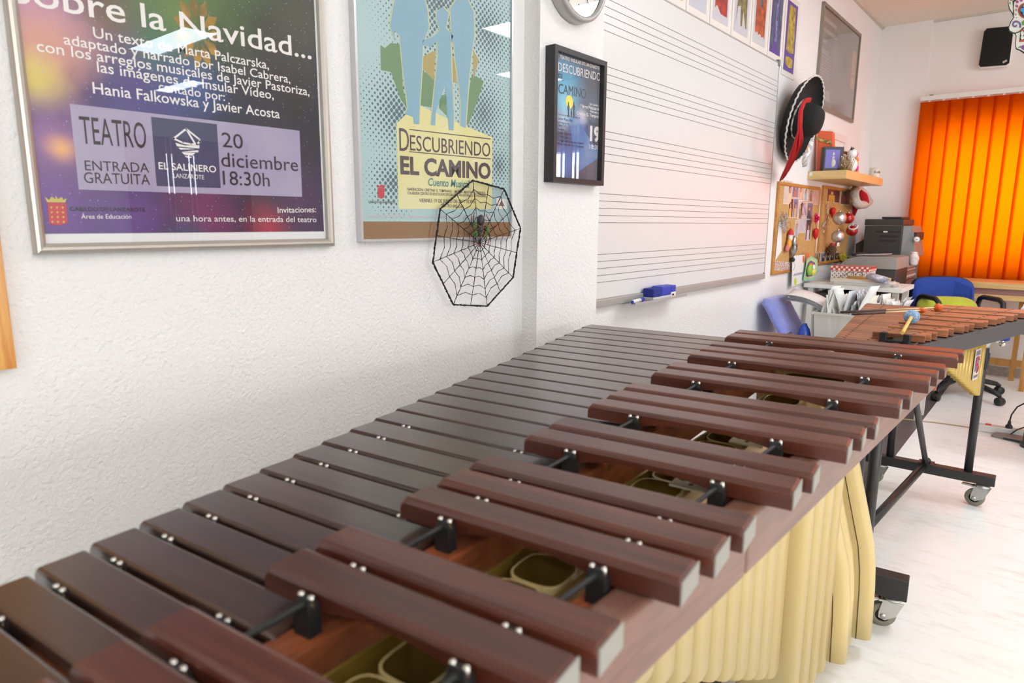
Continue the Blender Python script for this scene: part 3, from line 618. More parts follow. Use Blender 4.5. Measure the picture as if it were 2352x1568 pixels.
wtext(tx, 'NARRACIÓN: CRISTINA G. TEMPRANO    MÚSICA: MARTA PALCZARSKA', (936, 437), (1115, 446), 6, xt, 0.005); wtext(tx, 'COLABORA: CENTRO DE EDUCACIÓN ESPECIAL NUESTRA SEÑORA DE LOS VOLCANES', (936, 446), (1116, 453), 6, xt, 0.005)
wtext(tx, 'VIERNES 19 DE JUNIO DE 2015 18.30 H', (963, 464), (1092, 467), 8, xt, 0.004); wtext(tx, 'TEATRO INSULAR', (1013, 475), (1065, 478), 7, xt, 0.004); wtext(tx, 'CABILDO DE LANZAROTE', (846, 466), (908, 467), 5, xt, 0.01)
obj('lettering', tx, mat('grey_brown_print', (84, 74, 78), 0.6), pb)
tx = MB(); wtext(tx, 'Cuento Musical', (983, 426), (1077, 431), 17, xt, 0.012, 0.15); obj('teal_lettering', tx, mat('teal_print', (70, 140, 140), 0.6), pb)
tx = MB(); wtext(tx, 'ENTRADA GRATUITA   Las invitaciones se podrán retirar en la taquilla del teatro una hora antes del concierto', (846, 500), (1160, 501), 7, xt, 0.012)
obj('white_lettering', tx, mat('print_pale', (226, 214, 214), 0.6), pb)
m = MB(); wpoly(m, [(868, 431), (883, 431), (883, 453), (876, 456), (868, 453)], xt); wpoly(m, [(867, 430), (866, 424), (872, 427), (876, 423), (880, 427), (885, 424), (884, 430)], xt)
obj('crest', m, mat('crest_red', (196, 62, 74), 0.5), pb)
m = MB(); wpoly(m, [(1140, 455), (1164, 457), (1164, 480), (1140, 480)], xt); m.mi = 1; wpoly(m, [(1145, 473), (1152, 459), (1159, 473)], xt+0.0003)
obj('small_emblem', m, [WHT, mat('emblem_brown', (140, 110, 100), 0.6)], pb)
obj('glass', MB().box((0.0165, g0, zB+0.006), (0.0175, g1, zT-0.006)), glass, pb)

# ---- spider web and toy spider
xw = 0.032
webm = mat('black_tinsel', (26, 26, 28), 0.8)
outer = [(1086, 414), (1158, 434), (1195.5, 524), (1178.5, 637), (1119, 703), (1041, 699.5), (994, 602), (1011, 480)]
ctr = Vector(wl(1102, 557, xw))
web = thing('spider_web', 'black tinsel spider web decoration hanging over the corner of the blue poster', 'spider web', tuple(ctr))
OUT = [wl(*p, xw) for p in outer]
def fuzz(a, b_, step, r, amp):
    n = max(2, int((b_-a).length/step)); ps = []; rs = []
    for k in range(n+1):
        p = a+(b_-a)*(k/n); ps.append(p+Vector((random.uniform(-amp, amp), random.uniform(-amp, amp), random.uniform(-amp, amp)))); rs.append(r*random.uniform(0.65, 1.35))
    return ps, rs
m = MB()
for a, b_ in zip(OUT, OUT[1:]+OUT[:1]):
    ps, rs = fuzz(a, b_, 0.004, 0.0027, 0.0006); m.tube(ps, rs, 6)
obj('outer_ring', m, webm, web)
spk = []
for i, (a, b_) in enumerate(zip(OUT, OUT[1:]+OUT[:1])): spk += [a, (a+b_)/2]
m = MB()
for e in spk:
    ps, rs = fuzz(ctr, e, 0.005, 0.0011, 0.0005); m.tube(ps, rs, 5)
obj('spokes', m, webm, web)
m = MB()
for t in (0.14, 0.27, 0.42, 0.57, 0.72, 0.86):
    R_ = [ctr+(e-ctr)*(t*(0.97 if i % 2 else 1.0)) for i, e in enumerate(spk)]
    for a, b_ in zip(R_, R_[1:]+R_[:1]):
        mid = (a+b_)/2*0.94+ctr*0.06; ps, rs = fuzz(a, mid, 0.005, 0.001, 0.0003); p2, r2 = fuzz(mid, b_, 0.005, 0.001, 0.0003); m.tube(ps[:-1]+p2, rs[:-1]+r2, 5)
obj('rings', m, webm, web)
spm = mat('spider_rubber', (58, 52, 60), 0.45, bump=(200, 0.4, 0.002)); sp = thing('toy_spider', 'dark rubber toy spider with green and red legs clinging to the web', 'toy spider', tuple(wl(1103, 515, xw+0.012)))
def sx(x, y, d=0.012): return wl(1040+x*0.0829, 470+y*0.0829, xw+d)
m = MB(); c = sx(780, 430, 0.016); r_ = (sx(780, 270, 0.016)-sx(780, 580, 0.016)).length/2
m.ball(c, r_, 18, 12, (0.62, 0.75, 1)); c2 = sx(785, 690, 0.014); m.ball(c2, r_*0.52, 14, 10, (0.6, 0.9, 1)); m.ball(sx(770, 830, 0.012), r_*0.32, 12, 8, (0.7, 0.9, 1))
obj('body', m, spm, sp)
gr = mat('spider_green', (52, 130, 44), 0.5); rd = mat('spider_red', (170, 30, 34), 0.5)
for pts in ([(720, 600), (600, 530), (560, 400), (600, 220)], [(710, 640), (580, 610), (510, 470), (520, 310)], [(710, 690), (600, 790), (570, 950), (585, 1100)], [(720, 730), (640, 850), (640, 1000), (740, 1120)], [(860, 610), (980, 600), (1015, 450), (920, 270)], [(860, 660), (970, 700), (1120, 640), (1190, 560)], [(860, 690), (1000, 760), (1030, 900), (970, 1100)], [(850, 740), (930, 880), (920, 1040), (850, 1170)]):
    P3 = [sx(*p, d=z) for p, z in zip(pts, (0.014, 0.02, 0.013, 0.006))]
    dense = []
    for k in range(13):
        t = k/12*3; i = min(int(t), 2); f = t-i; dense.append(P3[i]*(1-f)+P3[i+1]*f)
    lg = obj('leg', MB().tube(dense, [0.0019-0.0009*k/12 for k in range(13)], 6), webm, sp)
    obj('knee', MB().tube(dense[2:6], 0.0022, 6), gr, lg); obj('foot', MB().tube(dense[10:], 0.0014, 6), rd, lg)

# ---- clock on the pillar
xc = 0.063; n6 = wl(1327, 24, xc+0.03); RB = 0.15; cy = n6.y+0.004; cz = wl(1345, 53, xc+0.045).z+RB
ck = thing('wall_clock', 'round grey rimmed wall clock at the top of the pillar', 'wall clock', (xc, cy, cz))
gm2 = mat('clock_rim_grey', (178, 176, 174), 0.35, 0.3)
obj('case', MB().lathe([(RB-0.004, 0.0), (RB, 0.006), (RB, 0.04), (RB-0.006, 0.047), (RB-0.016, 0.047), (RB-0.019, 0.036)], (xc, cy, cz), (1, 0, 0), 64), gm2, ck)
obj('dial', MB().lathe([(RB-0.017, 0.030), (0.0005, 0.030)], (xc, cy, cz), (1, 0, 0), 48), mat('clock_dial', (236, 233, 224), 0.5), ck)
m = MB(); xf = xc+0.0306
for n in range(1, 13):
    a = PI/2-2*PI*n/12; s = str(n); wdt = 0.014*len(s)*(0.6 if s == '1' else 1); m.mi = 0
    write(m, s, (xf, cy+0.105*math.cos(a)-wdt/2, cz+0.105*math.sin(a)-0.011), (0, 1, 0), (0, 0, 1), wdt, 0.023)
obj('numerals', m, INK, ck)
def hand(ang, ln_, wd):
    d = Vector((0, math.cos(ang), math.sin(ang))); n = Vector((0, -d.z, d.y)); o = Vector((xf+0.003, cy, cz)); return MB().poly([o-d*0.02-n*wd, o+d*ln_-n*wd*0.4, o+d*ln_+n*wd*0.4, o-d*0.02+n*wd], (0.0008, 0, 0))
obj('hour_hand', hand(-0.2, 0.065, 0.004), INK, ck); obj('minute_hand', hand(-1.02, 0.1, 0.0032), INK, ck)
obj('glass', MB().lathe([(RB-0.017, 0.038), (0.0005, 0.038)], (xc, cy, cz), (1, 0, 0), 48), glass, ck)

# ---- small black frame on the pillar
XS = 0.101; S0 = wl(1270.5, 417, XS); S1 = wl(1395, 143.2, XS); sz0 = wl(1270.5, 417, XS).z; sz1 = wl(1276.3, 100.5, XS).z
ps_ = thing('framed_poster', 'small deep black frame with a blue concert poster on the pillar', 'framed poster', (xc, S0.y, sz0))
bf = mat('black_frame', (44, 42, 44), 0.45)
obj('frame', frame_bars(S0.y, S1.y, sz0, sz1, xc, XS, 0.0165), bf, ps_)
i0, i1, j0, j1 = S0.y+0.014, S1.y-0.014, sz0+0.014, sz1-0.014; xs = 0.082
def Q(x, y): return tuple(wl(1220+x*0.3061, y*0.3061, xs))
art = blobs('blue_concert_print', (70, 84, 108), [(Q(480, 600), 0.09, (58, 66, 84)), (Q(480, 480), 0.06, (74, 84, 110)), (Q(260, 640), 0.11, (84, 170, 210)), (Q(260, 780), 0.08, (120, 200, 226)), (Q(240, 900), 0.05, (176, 196, 226)), (Q(380, 880), 0.04, (206, 200, 214)), (Q(350, 1000), 0.07, (70, 130, 200)), (Q(440, 1240), 0.09, (92, 96, 106)), (Q(240, 1200), 0.09, (90, 126, 190))], 0.5, (xc, S0.y, sz0))
obj('print', MB().box((0.078, i0, j0), (xs, i1, j1)), art, ps_)
m = MB(); c = wl(1220+287*0.3061, 765*0.3061, xs+0.0003)
m.lathe([(0.021, 0.0), (0.0002, 0.0)], c, (1, 0, 0), 32)
obj('yellow_sun', m, mat('sun_print', (240, 226, 60), 0.5), ps_)
m = MB(); h_ = lambda x, y: (1220+x*0.3061, y*0.3061)
for cx, top, wd in ((280, 765, 9), (302, 808, 6), (320, 762, 10)):
    wpoly(m, [h_(cx-wd, top+38), h_(cx-wd*0.4, top+20), h_(cx-wd*0.3, top), h_(cx+wd*0.3, top), h_(cx+wd*0.4, top+20), h_(cx+wd, top+40), h_(cx+wd*0.5, top+70), h_(cx+wd*0.5, 875), h_(cx-wd*0.5, 875), h_(cx-wd*0.5, top+70)], xs+0.0006)
obj('tiny_silhouettes', m, INK, ps_)
m = MB(); wpoly(m, [h_(285, 885), h_(335, 885), h_(520, 1160), h_(520, 1175), h_(350, 1290), h_(340, 1290)], xs+0.0003)
obj('path_shape', m, mat('path_blue', (72, 120, 186), 0.5, noise=(20, 0.2, (120, 150, 190))), ps_)
tx = MB(); xt = xs+0.0009
wtext(tx, 'TEATRO INSULAR DE LANZAROTE', h_(215, 435), h_(512, 524), 7, xt, 0.03); wtext(tx, 'DESCUBRIENDO', h_(203, 530), h_(520, 610), 19, xt)
for s, a, b_, c_ in (('Un cuento de', (440, 787), (522, 802), 5), ('Marta Palczarska', (370, 803), (522, 833), 7), ('Narrado por', (445, 842), (522, 858), 5), ('Cristina G. Temprano', (342, 858), (522, 888), 7), ('18:30', (437, 1115), (510, 1124), 10)): wtext(tx, s, h_(*a), h_(*b_), c_, xt, 0.01)
wtext(tx, '19', h_(440, 1052), h_(515, 1060), 31, xt, 0.05)
m = MB()
obj('white_lettering', tx, WHT, ps_)
tx = MB(); wtext(tx, 'EL', h_(205, 600), h_(245, 607), 15, xt); wtext(tx, 'CAMINO', h_(205, 698), h_(412, 740), 22, xt)
for s, a, b_, c_ in (('VIERNES', (443, 938), (513, 945), 7), ('JUNIO', (440, 1082), (508, 1090), 8), ('Con los arreglos musicales de', (202, 862), (367, 892), 5), ('Javier Pastoriza', (202, 895), (310, 915), 6), ('Las imágenes de', (200, 922), (285, 936), 5), ('David G.P.', (200, 945), (265, 956), 6), ('La voz de', (200, 972), (250, 980), 5), ('Javier Acosta', (200, 1000), (300, 1018), 6), ('La colaboración del', (198, 1025), (300, 1046), 5), ('Colegio de Educación Especial', (198, 1058), (395, 1084), 5), ('Ntra. Sra. de Los Volcanes', (196, 1082), (395, 1110), 5)): wtext(tx, s, h_(*a), h_(*b_), c_, xt)
obj('dark_lettering', tx, mat('print_navy', (40, 46, 66), 0.6), ps_)
obj('glass', MB().box((0.0915, i0, j0), (0.0925, i1, j1)), glass, ps_)

# ---- whiteboard with music staves
XW = 0.018; wy1 = wl(1790.4, 157.4, XW).y; wz0 = wl(1757, 632, XW).z+0.012; wz1 = wl(1790, 150, XW).z+0.012; wy0 = 2.13
wb = thing('whiteboard', 'large whiteboard printed with music staves beside the pillar', 'whiteboard', (0, (wy0+wy1)/2, wz0))
wbm = mat('white_enamel', (222, 222, 221), 0.3)
obj('panel', MB().box((0.003, wy0+0.004, wz0), (XW-0.002, wy1-0.004, wz1)), wbm, wb)
wfm = mat('whiteboard_edge', (176, 174, 170), 0.4, 0.3)
obj('frame', frame_bars(wy0, wy1, wz0-0.004, wz1+0.004, 0.001, XW, 0.006), wfm, wb)
m = MB(); lz = [wl(1786.1, 186.6, XW).z+0.0272*0-i*0.0272 for i in range(5)]
zb1_, zb5 = wl(1782.7, 232.5, XW).z, wl(1755.3, 602.6, XW).z
for s in range(-1, 5):
    zbot = zb1_+(zb5-zb1_)*s/4
    for i in range(5):
        z = zbot+i*0.0272
        if z < wz1-0.02: m.box((XW-0.002, wy0+0.01, z-0.0011), (XW-0.0016, wy1-0.008, z+0.0011))
obj('staff_lines', m, mat('stave_ink', (112, 108, 104), 0.5), wb)
obj('bottom_rail', MB().box((0.001, wy0, wz0-0.03), (XW+0.012, wy1-0.02, wz0)).bevel(0.003), wfm, wb)
for yy, zz in ((wy1-0.015, wz0-0.012), (wy1-0.012, wz1)): obj('corner_cap', MB().box((0.0, yy-0.012, zz-0.018), (XW+0.004, yy+0.016, zz+0.018)).bevel(0.004), mat('corner_grey', (120, 120, 120), 0.5), wb)
ty0 = wl(1448, 690, 0.06).y; ty1 = wl(1566, 678, 0.06).y; tz = wz0-0.034
obj('pen_tray', MB().hexa([(0.02, ty0, tz), (0.085, ty0, tz), (0.085, ty1, tz), (0.02, ty1, tz), (0.02, ty0, tz+0.003), (0.085, ty0, tz+0.003), (0.085, ty1, tz+0.003), (0.02, ty1, tz+0.003)]).box((0.082, ty0, tz+0.003), (0.085, ty1, tz+0.010)), alu, wb)
bluep = mat('blue_plastic', (36, 62, 178), 0.45); blued = mat('blue_felt', (34, 48, 130), 0.9); greyf = mat('grey_felt', (196, 198, 206), 0.9)
zt_ = tz+0.003
def pen(name, label, p, d, L_, r=0.0085):
    d = Vector(d).normalized(); t = thing(name, label, 'marker', tuple(p), 'markers on the whiteboard tray')
    obj('barrel', MB().lathe([(0, 0), (r, 0), (r, L_*0.68), (r*0.8, L_*0.69), (0, L_*0.69)], p, d, 16), wht, t)
    obj('end_plug', MB().lathe([(0, -0.002), (r*0.8, -0.002), (r*0.8, 0.0005), (0, 0.0005)], p, d, 16), bluep, t)
    obj('cap', MB().lathe([(0, L_*0.69), (r, L_*0.69), (r, L_*0.97), (r*0.6, L_), (0, L_)], p, d, 16), bluep, t)
pen('whiteboard_marker', 'white marker with blue cap lying left of the blue board eraser', (0.064, ty0+0.010, zt_+0.0088), (-0.15, 1, 0), 0.125)
ey = ty0+0.16
er = thing('board_eraser', 'blue board eraser on the whiteboard pen tray', 'eraser', (0.05, ey, zt_))
m = MB().box((0.026, ey, zt_+0.014), (0.08, ey+0.075, zt_+0.052)).bevel(0.006); obj('felt_block', m, blued, er)
obj('body', MB().box((0.026, ey+0.076, zt_+0.016), (0.08, ey+0.165, zt_+0.056)).bevel(0.006), bluep, er)
obj('wiping_pad', MB().box((0.028, ey+0.002, zt_), (0.079, ey+0.163, zt_+0.0155)).bevel(0.002), greyf, er)
bx = thing('cartridge_box', 'small blue and white box behind the blue board eraser', 'box', (0.05, ey+0.19, zt_))
obj('carton', MB().box((0.03, ey+0.168, zt_), (0.078, ey+0.212, zt_+0.026)), wht, bx); obj('lid', MB().box((0.03, ey+0.168, zt_+0.0262), (0.078, ey+0.212, zt_+0.055)).bevel(0.003), bluep, bx)
obj('printed_mark', MB().box((0.078, ey+0.175, zt_+0.010), (0.0784, ey+0.195, zt_+0.018)), INK, bx)

# ---- laminated cards above the whiteboard
seam = [1520, 1572.8, 1627.3, 1676.6, 1721.4, 1760.7, 1794.5, 1827]
kinds = [((196, 172, 104), (90, 80, 160), 'yellow and violet drawing, nearest the clock'), ((196, 196, 208), (196, 154, 62), 'golden round drawing on grey, next to the first'), ((200, 200, 208), (190, 60, 54), 'broad red drawing on grey'), ((198, 198, 206), (150, 140, 86), 'drawing of a three footed shape on grey'), ((200, 200, 206), (206, 96, 54), 'orange fringed drawing on grey'), ((88, 62, 150), (76, 124, 100), 'green bordered drawing on purple'), ((92, 66, 150), (204, 176, 74), 'tall golden drawing on purple, hanging lowest')]
xk = 0.004; zc_ = wz1+0.012
for i, (c1, c2, nm) in enumerate(kinds):
    y0 = wl(seam[i]+1, 40+i*18, xk).y+0.004; y1 = wl(seam[i+1]-1, 55+i*18, xk).y-0.004
    zb = zc_ if i < 6 else zc_-0.055
    t = thing('picture_card', 'laminated picture card above the whiteboard, '+nm, 'picture card', (0, (y0+y1)/2, zb), 'picture cards above the whiteboard')
    obj('card', MB().box((0.001, y0, zb), (xk, y1, zb+0.44)), mat('laminated_white', (236, 232, 226), 0.25), t)
    wdt = (y1-y0); a, b_ = y0+0.1*wdt, y1-0.12*wdt
    obj('background', MB().box((xk, a, zb+0.03), (xk+0.0006, b_, zb+0.41)), mat('card_bg%d' % i, c1, 0.4), t)
    Y = lambda f: a+(b_-a)*f; Z = lambda f: zb+0.03+0.38*f; x_ = xk+0.0010
    m = MB(); acc = mat('card_art%d' % i, c2, 0.4, noise=(26, 0.15, tuple(int(c*0.62) for c in c2)))
    if i in (0, 5): pl = [[(0.1, 0.06), (0.25, 0.06), (0.3, 1), (0.12, 1)], [(0.75, 0.06), (0.9, 0.08), (0.9, 1), (0.72, 1)]]
    elif i == 1: pl = [[(0.15, 0.5), (0.3, 0.36), (0.6, 0.3), (0.85, 0.22), (0.88, 0.5), (0.8, 0.8), (0.2, 0.8)]]
    elif i == 2: pl = [[(0.12, 0.14), (0.25, 0.18), (0.5, 0.1), (0.9, 0.1), (0.92, 0.85), (0.15, 0.85)]]
    elif i == 3: pl = [[(0.1, 0.1), (0.22, 0.32), (0.4, 0.34), (0.45, 0.1), (0.55, 0.1), (0.6, 0.3), (0.8, 0.1), (0.88, 0.1), (0.85, 0.45), (0.92, 0.9), (0.1, 0.9), (0.2, 0.45)]]
    elif i == 4: pl = [[(0.12, 0.16), (0.2, 0.13), (0.3, 0.16), (0.42, 0.12), (0.54, 0.15), (0.68, 0.11), (0.82, 0.14), (0.9, 0.1), (0.95, 0.95), (0.15, 0.95)]]
    else: pl = [[(0.15, 0.3), (0.5, 0.27), (0.88, 0.3), (0.8, 0.95), (0.2, 0.95)], [(0.15, 0.1), (0.5, 0.06), (0.85, 0.08), (0.85, 0.2), (0.5, 0.22), (0.15, 0.2)]]
    for pp in pl: m.poly([(x_, Y(u), Z(v)) for u, v in pp])
    m.mi = 1
    if i in (2, 3, 4, 5): m.poly([(x_+0.0004, Y(u), Z(v)) for u, v in ([(0.38, 0.5), (0.62, 0.5), (0.66, 1.0), (0.4, 1.0)] if i != 5 else [(0.38, 0.16), (0.6, 0.16), (0.62, 1.0), (0.42, 1.0)])])
    obj('drawing', m, [acc, mat('card_inner%d' % (i % 2), ((116, 126, 140), (120, 146, 190))[i % 2], 0.4, noise=(40, 0.1, (70, 76, 84)))], t)

# ---- metal framed poster near the corner
XM = 0.018; m0 = wl(1894, 10, XM); m1 = wl(1979.4, 79.4, XM); mz0 = wl(1959.5, 281.5, XM).z; mz1 = wl(1902, 9, XM).z
pm = thing('framed_poster', 'grey metal framed dark poster near the corner behind the sombrero', 'framed poster', (0, m0.y, mz0))
obj('frame', frame_bars(m0.y, m1.y, mz0, mz1, 0, XM, 0.022), mat('dull_metal_frame', (140, 130, 118), 0.45, 0.3), pm)
def MM(px, py): return tuple(wl(px, py, 0.008))
art = blobs('grey_poster_print', (130, 122, 124), [(MM(1915, 45), 0.3, (98, 88, 82)), (MM(1950, 80), 0.16, (110, 108, 110)), (MM(1958, 150), 0.07, (190, 140, 110)), (MM(1918, 130), 0.12, (150, 144, 152)), (MM(1940, 150), 0.1, (96, 92, 92)), (MM(1925, 210), 0.14, (126, 114, 108)), (MM(1950, 250), 0.08, (140, 140, 150))], 0.5, (0, m0.y, mz0))
obj('print', MB().box((0.004, m0.y+0.02, mz0+0.02), (0.008, m1.y-0.02, mz1-0.02)), art, pm)
tx = MB()
m = MB()
tx = MB()     # blurred lines of type and pasted blocks, unreadable in the photo
for i in range(4): tx.box((0.008, m0.y+0.05, mz1-0.1-i*0.065), (0.0086, m0.y+0.05+(0.3, 0.34, 0.1, 0.16)[i], mz1-0.075-i*0.065))
for i in range(9): tx.box((0.008, m0.y+0.05, mz0+0.34-i*0.018), (0.0086, m0.y+0.28, mz0+0.347-i*0.018))
tx.box((0.008, m0.y+0.22, mz0+0.06), (0.0088, m0.y+0.32, mz0+0.13)); obj('type_lines', tx, mat('print_grey', (172, 164, 164), 0.6), pm)
tx = MB()
for i, (z, h) in enumerate(((0.62, 0.05), (0.53, 0.06), (0.44, 0.05))): tx.box((0.008, m1.y-0.16, mz0+z-0.2), (0.0088, m1.y-0.06, mz0+z+h-0.17))
obj('orange_stamps', tx, mat('print_orange', (200, 158, 120), 0.6), pm)
obj('glass', MB().box((0.012, m0.y+0.021, mz0+0.021), (0.013, m1.y-0.021, mz1-0.021)), glass, pm)
# ================================================================== sombrero, cork boards, shelf
felt = mat('black_felt', (24, 24, 24), 0.9, bump=(300, 0.3, 0.002)); braid = mat('white_braid', (214, 212, 206), 0.8)
hc = Vector((0.093, 4.333, 1.811))-Vector((0.971, -0.027, -0.236))*0.045; hn = Vector((0.971, -0.027, -0.236)).normalized()
ht = thing('sombrero', 'black felt sombrero with white braided brim hanging on the wall above the cork boards', 'hat', tuple(hc))
# ring basis
hu = hn.cross(Vector((0, 1, 0))).normalized(); hv = hn.cross(hu)
prof = [(0.243, 0.046), (0.25, 0.052), (0.242, 0.036), (0.215, 0.01), (0.18, -0.004), (0.14, -0.004), (0.112, 0.004), (0.106, 0.02), (0.098, 0.07), (0.088, 0.115), (0.066, 0.142), (0.03, 0.152), (0.0005, 0.153)]
obj('brim_and_crown', MB().lathe([(r, h) for r, h in prof]+[], hc, hn, 48).lathe([(0.247, 0.046), (0.212, 0.0), (0.18, -0.012), (0.11, -0.01)], hc, hn, 48), felt, ht)
m = MB(); n = 240
pts = []
for k in range(n):
    a = 2*PI*k/n; r = 0.249+0.0022*math.cos(a*40); pts.append(hc+hn*(0.05+0.0022*math.sin(a*40))+hu*(r*math.cos(a))+hv*(r*math.sin(a)))
m.tube(pts, 0.005, 6, closed=True)
obj('brim_braid', m, braid, ht)
m = MB(); R_ = []
for k in range(49):
    a = 2*PI*k/48; R_.append((a, 0.107))
m.tube([hc+hn*0.018+hu*(0.108*math.cos(a))+hv*(0.108*math.sin(a)) for a, _ in R_[:-1]], 0.006, 6, closed=True)
obj('crown_band', m, mat('pale_band', (190, 188, 182), 0.8, noise=(40, 0.1, (90, 88, 84))), ht)
hook = thing('wall_hook', 'black metal hook on the wall above the sombrero', 'hook', tuple(wl(1836, 205, 0.0)))
p = wl(1836, 215, 0.004)
m = MB().box((0, p.y-0.012, p.z-0.05), (0.008, p.y+0.012, p.z+0.05)).bevel(0.002).tube([p+Vector((0.004, 0, -0.02)), p+Vector((0.03, 0, -0.035)), p+Vector((0.05, 0, -0.02)), p+Vector((0.055, 0, 0.01))], 0.005, 8)
obj('hook_plate', m, rubber, hook)
# red scarf hanging over the brim
red = mat('red_fringe', (178, 6, 14), 0.7); sc = thing('red_scarf', 'red fringed scarf hanging from the crown of the sombrero', 'scarf', tuple(wl(1843, 300, 0.25)))
path = [((1859, 230), 0.2), ((1848, 231), 0.215), ((1839, 255), 0.225), ((1838, 278), 0.225), ((1837, 301), 0.22), ((1832, 332), 0.19), ((1823, 358), 0.15), ((1809, 387), 0.09), ((1795, 413), 0.04)]
cen = [wl(*p, x) for p, x in path]
def along(t):
    f = t*(len(cen)-1); i = min(int(f), len(cen)-2); return cen[i].lerp(cen[i+1], f-i)
m = MB()
for s in range(80):
    a = random.uniform(0, 2*PI); r0 = random.random()**0.5; end = random.uniform(0.8, 1.0); ps = []
    for k in range(19):
        t = end*k/18; wdt = 0.022+0.062*max(0, min(1, (t-0.48)/0.17))*(1-max(0, (t-0.7)/0.4)); c = along(t)
        ps.append(c+Vector((0.3*wdt*r0*math.cos(a+t*2), wdt*r0*math.sin(a+t*1.5), 0.4*wdt*r0*math.cos(a)+0.002*math.sin(9*t+s))))
    m.tube(ps, 0.0042, 5)
obj('fringe', m, red, sc)
# white embroidered ribbon below the brim
wr = thing('embroidered_ribbon', 'white embroidered ribbon hanging beside the lower brim of the sombrero', 'ribbon', tuple(wl(1852, 345, 0.2)))
emb = mat('embroidered_white', (232, 230, 224), 0.8, noise=(36, 0.07, (170, 164, 170), 2))
rows = []
for (a, b_), x in ((((1862, 318), (1868, 312)), 0.2), (((1856, 332), (1868, 328)), 0.22), (((1848, 350), (1862, 348)), 0.22), (((1842, 370), (1858, 362)), 0.2), (((1844, 384), (1852, 378)), 0.19)): rows.append([wl(*a, x), (wl(*a, x)+wl(*b_, x))/2+Vector((0.012, 0, 0)), wl(*b_, x)])
obj('cloth', MB().grid(rows), emb, wr, solid=0.004)
q = wl(1853, 342, 0.235); obj('orange_motif', MB().poly([q+Vector((0.002, y, z)) for y, z in ((-0.012, -0.02), (0.008, -0.01), (0.014, 0.02), (-0.004, 0.016))], (0.001, 0, 0)), mat('motif_orange', (196, 140, 50), 0.8), wr)

# cork boards
cork = mat('cork', (206, 166, 106), 0.95, noise=(90, 0.16, (184, 140, 84), 4), bump=(220, 0.4, 0.002)); corkf = wood('cork_frame_pine', (168, 112, 46), (196, 140, 70), 0, (40, 4, 40), 0.5, 0.1, 0.05)
XC = 0.016
def board(label, tl, tr, bl_, br, x=XC):
    y0 = (wl(*tl, x).y+wl(*bl_, x).y)/2; y1 = (wl(*tr, x).y+wl(*br, x).y)/2; z0 = (wl(*bl_, x).z+wl(*br, x).z)/2; z1 = (wl(*tl, x).z+wl(*tr, x).z)/2
    t = thing('cork_board', label, 'cork board', (0, (y0+y1)/2, z0), 'cork notice boards')
    obj('frame', frame_bars(y0, y1, z0, z1, 0, x, 0.022, 0.006), corkf, t); obj('cork_panel', MB().box((0.001, y0+0.02, z0+0.02), (0.009, y1-0.02, z1-0.02)), cork, t)
board('cork notice board covered with photos, nearer the whiteboard', (1796, 413), (1888, 434), (1770, 629), (1868, 620))
board('cork notice board with silver and red baubles, under the shelf in the corner', (1900, 421), (1956, 440), (1872, 606), (1945, 602))
XP = 0.0105
def cz_(x, y): return (1760+x*0.1658, 400+y*0.1658)
skin = mat('photo_skin', (206, 160, 134), 0.4); hair = mat('photo_hair', (66, 46, 40), 0.4)
def photo(bx, bgc, label, fig=None, n2=None, x=XP, group='photos pinned on the cork boards', name='pinned_photo', border=0.0):
    (xa, ya, xb, yb) = bx; a = wl(*cz_(xa, (ya+yb)/2), x).y; b_ = wl(*cz_(xb, (ya+yb)/2), x).y; xm = (xa+xb)/2; z1 = wl(*cz_(xm, ya), x).z; z0 = wl(*cz_(xm, yb), x).z
    k = '%d_%d' % (xa, ya); ms = [mat('photo_paper', (226, 224, 222), 0.35), mat('photo_bg'+k, bgc, 0.35, noise=(22, 0.2, n2 or tuple(int(c*0.75) for c in bgc)))]
    m = MB(); m.box((0.0092, a, z0), (x-0.0004, b_, z1)); m.mi = 1; e = 0.004; m.poly([(x, a+e, z0+e), (x, b_-e, z0+e), (x, b_-e, z1-e), (x, a+e, z1-e)])
    if fig:
        cf, body, hd = fig; ms += [mat('photo_body'+k, body, 0.4), skin, hair]; yc = a+(b_-a)*cf; wdt = (b_-a)*0.26; hh = z1-z0; zc = z0+hh*0.62
        m.mi = 2; m.poly([(x+0.0003, yc-wdt, z0+e), (x+0.0003, yc+wdt, z0+e), (x+0.0003, yc+wdt*0.9, zc-hh*0.14), (x+0.0003, yc, zc-hh*0.08), (x+0.0003, yc-wdt*0.9, zc-hh*0.14)])
        m.mi = 4; m.poly([(x+0.0005, yc+wdt*0.62*math.cos(q), zc+hh*0.02+hh*0.17*math.sin(q)) for q in [2*PI*j/14 for j in range(14)]])
        m.mi = 3; m.poly([(x+0.0007, yc+wdt*0.42*math.cos(q), zc-hh*0.005+hh*0.115*math.sin(q)) for q in [2*PI*j/14 for j in range(14)]])
    o = obj(name, m, ms); return tag(o, label, 'photo', group)
photo((246, 85, 358, 415), (206, 190, 160), 'large beach photo with pale figure, top left on the first cork board', (0.72, (214, 206, 182), 0), (196, 208, 226))
photo((365, 122, 445, 328), (128, 122, 176), 'photo of person against violet blue, second in top row, first cork board', (0.5, (170, 120, 110), 0))
photo((450, 140, 508, 345), (228, 200, 184), 'close portrait photo of a face, third in top row, first cork board', (0.5, (222, 176, 152), 0))
photo((514, 162, 586, 372), (222, 226, 226), 'portrait photo of person in pale blue, fourth in top row, first cork board', (0.5, (150, 186, 204), 0))
photo((592, 178, 652, 386), (190, 176, 172), 'portrait photo with long dark hair, fifth in top row, first cork board', (0.5, (150, 110, 100), 0))
photo((656, 192, 764, 420), (206, 186, 184), 'pale pinkish photo, right end of top row, first cork board', None, (176, 150, 140))
photo((308, 330, 372, 602), (54, 46, 46), 'dark photo of people in black and yellow under the beach photo', (0.4, (206, 178, 90), 0))
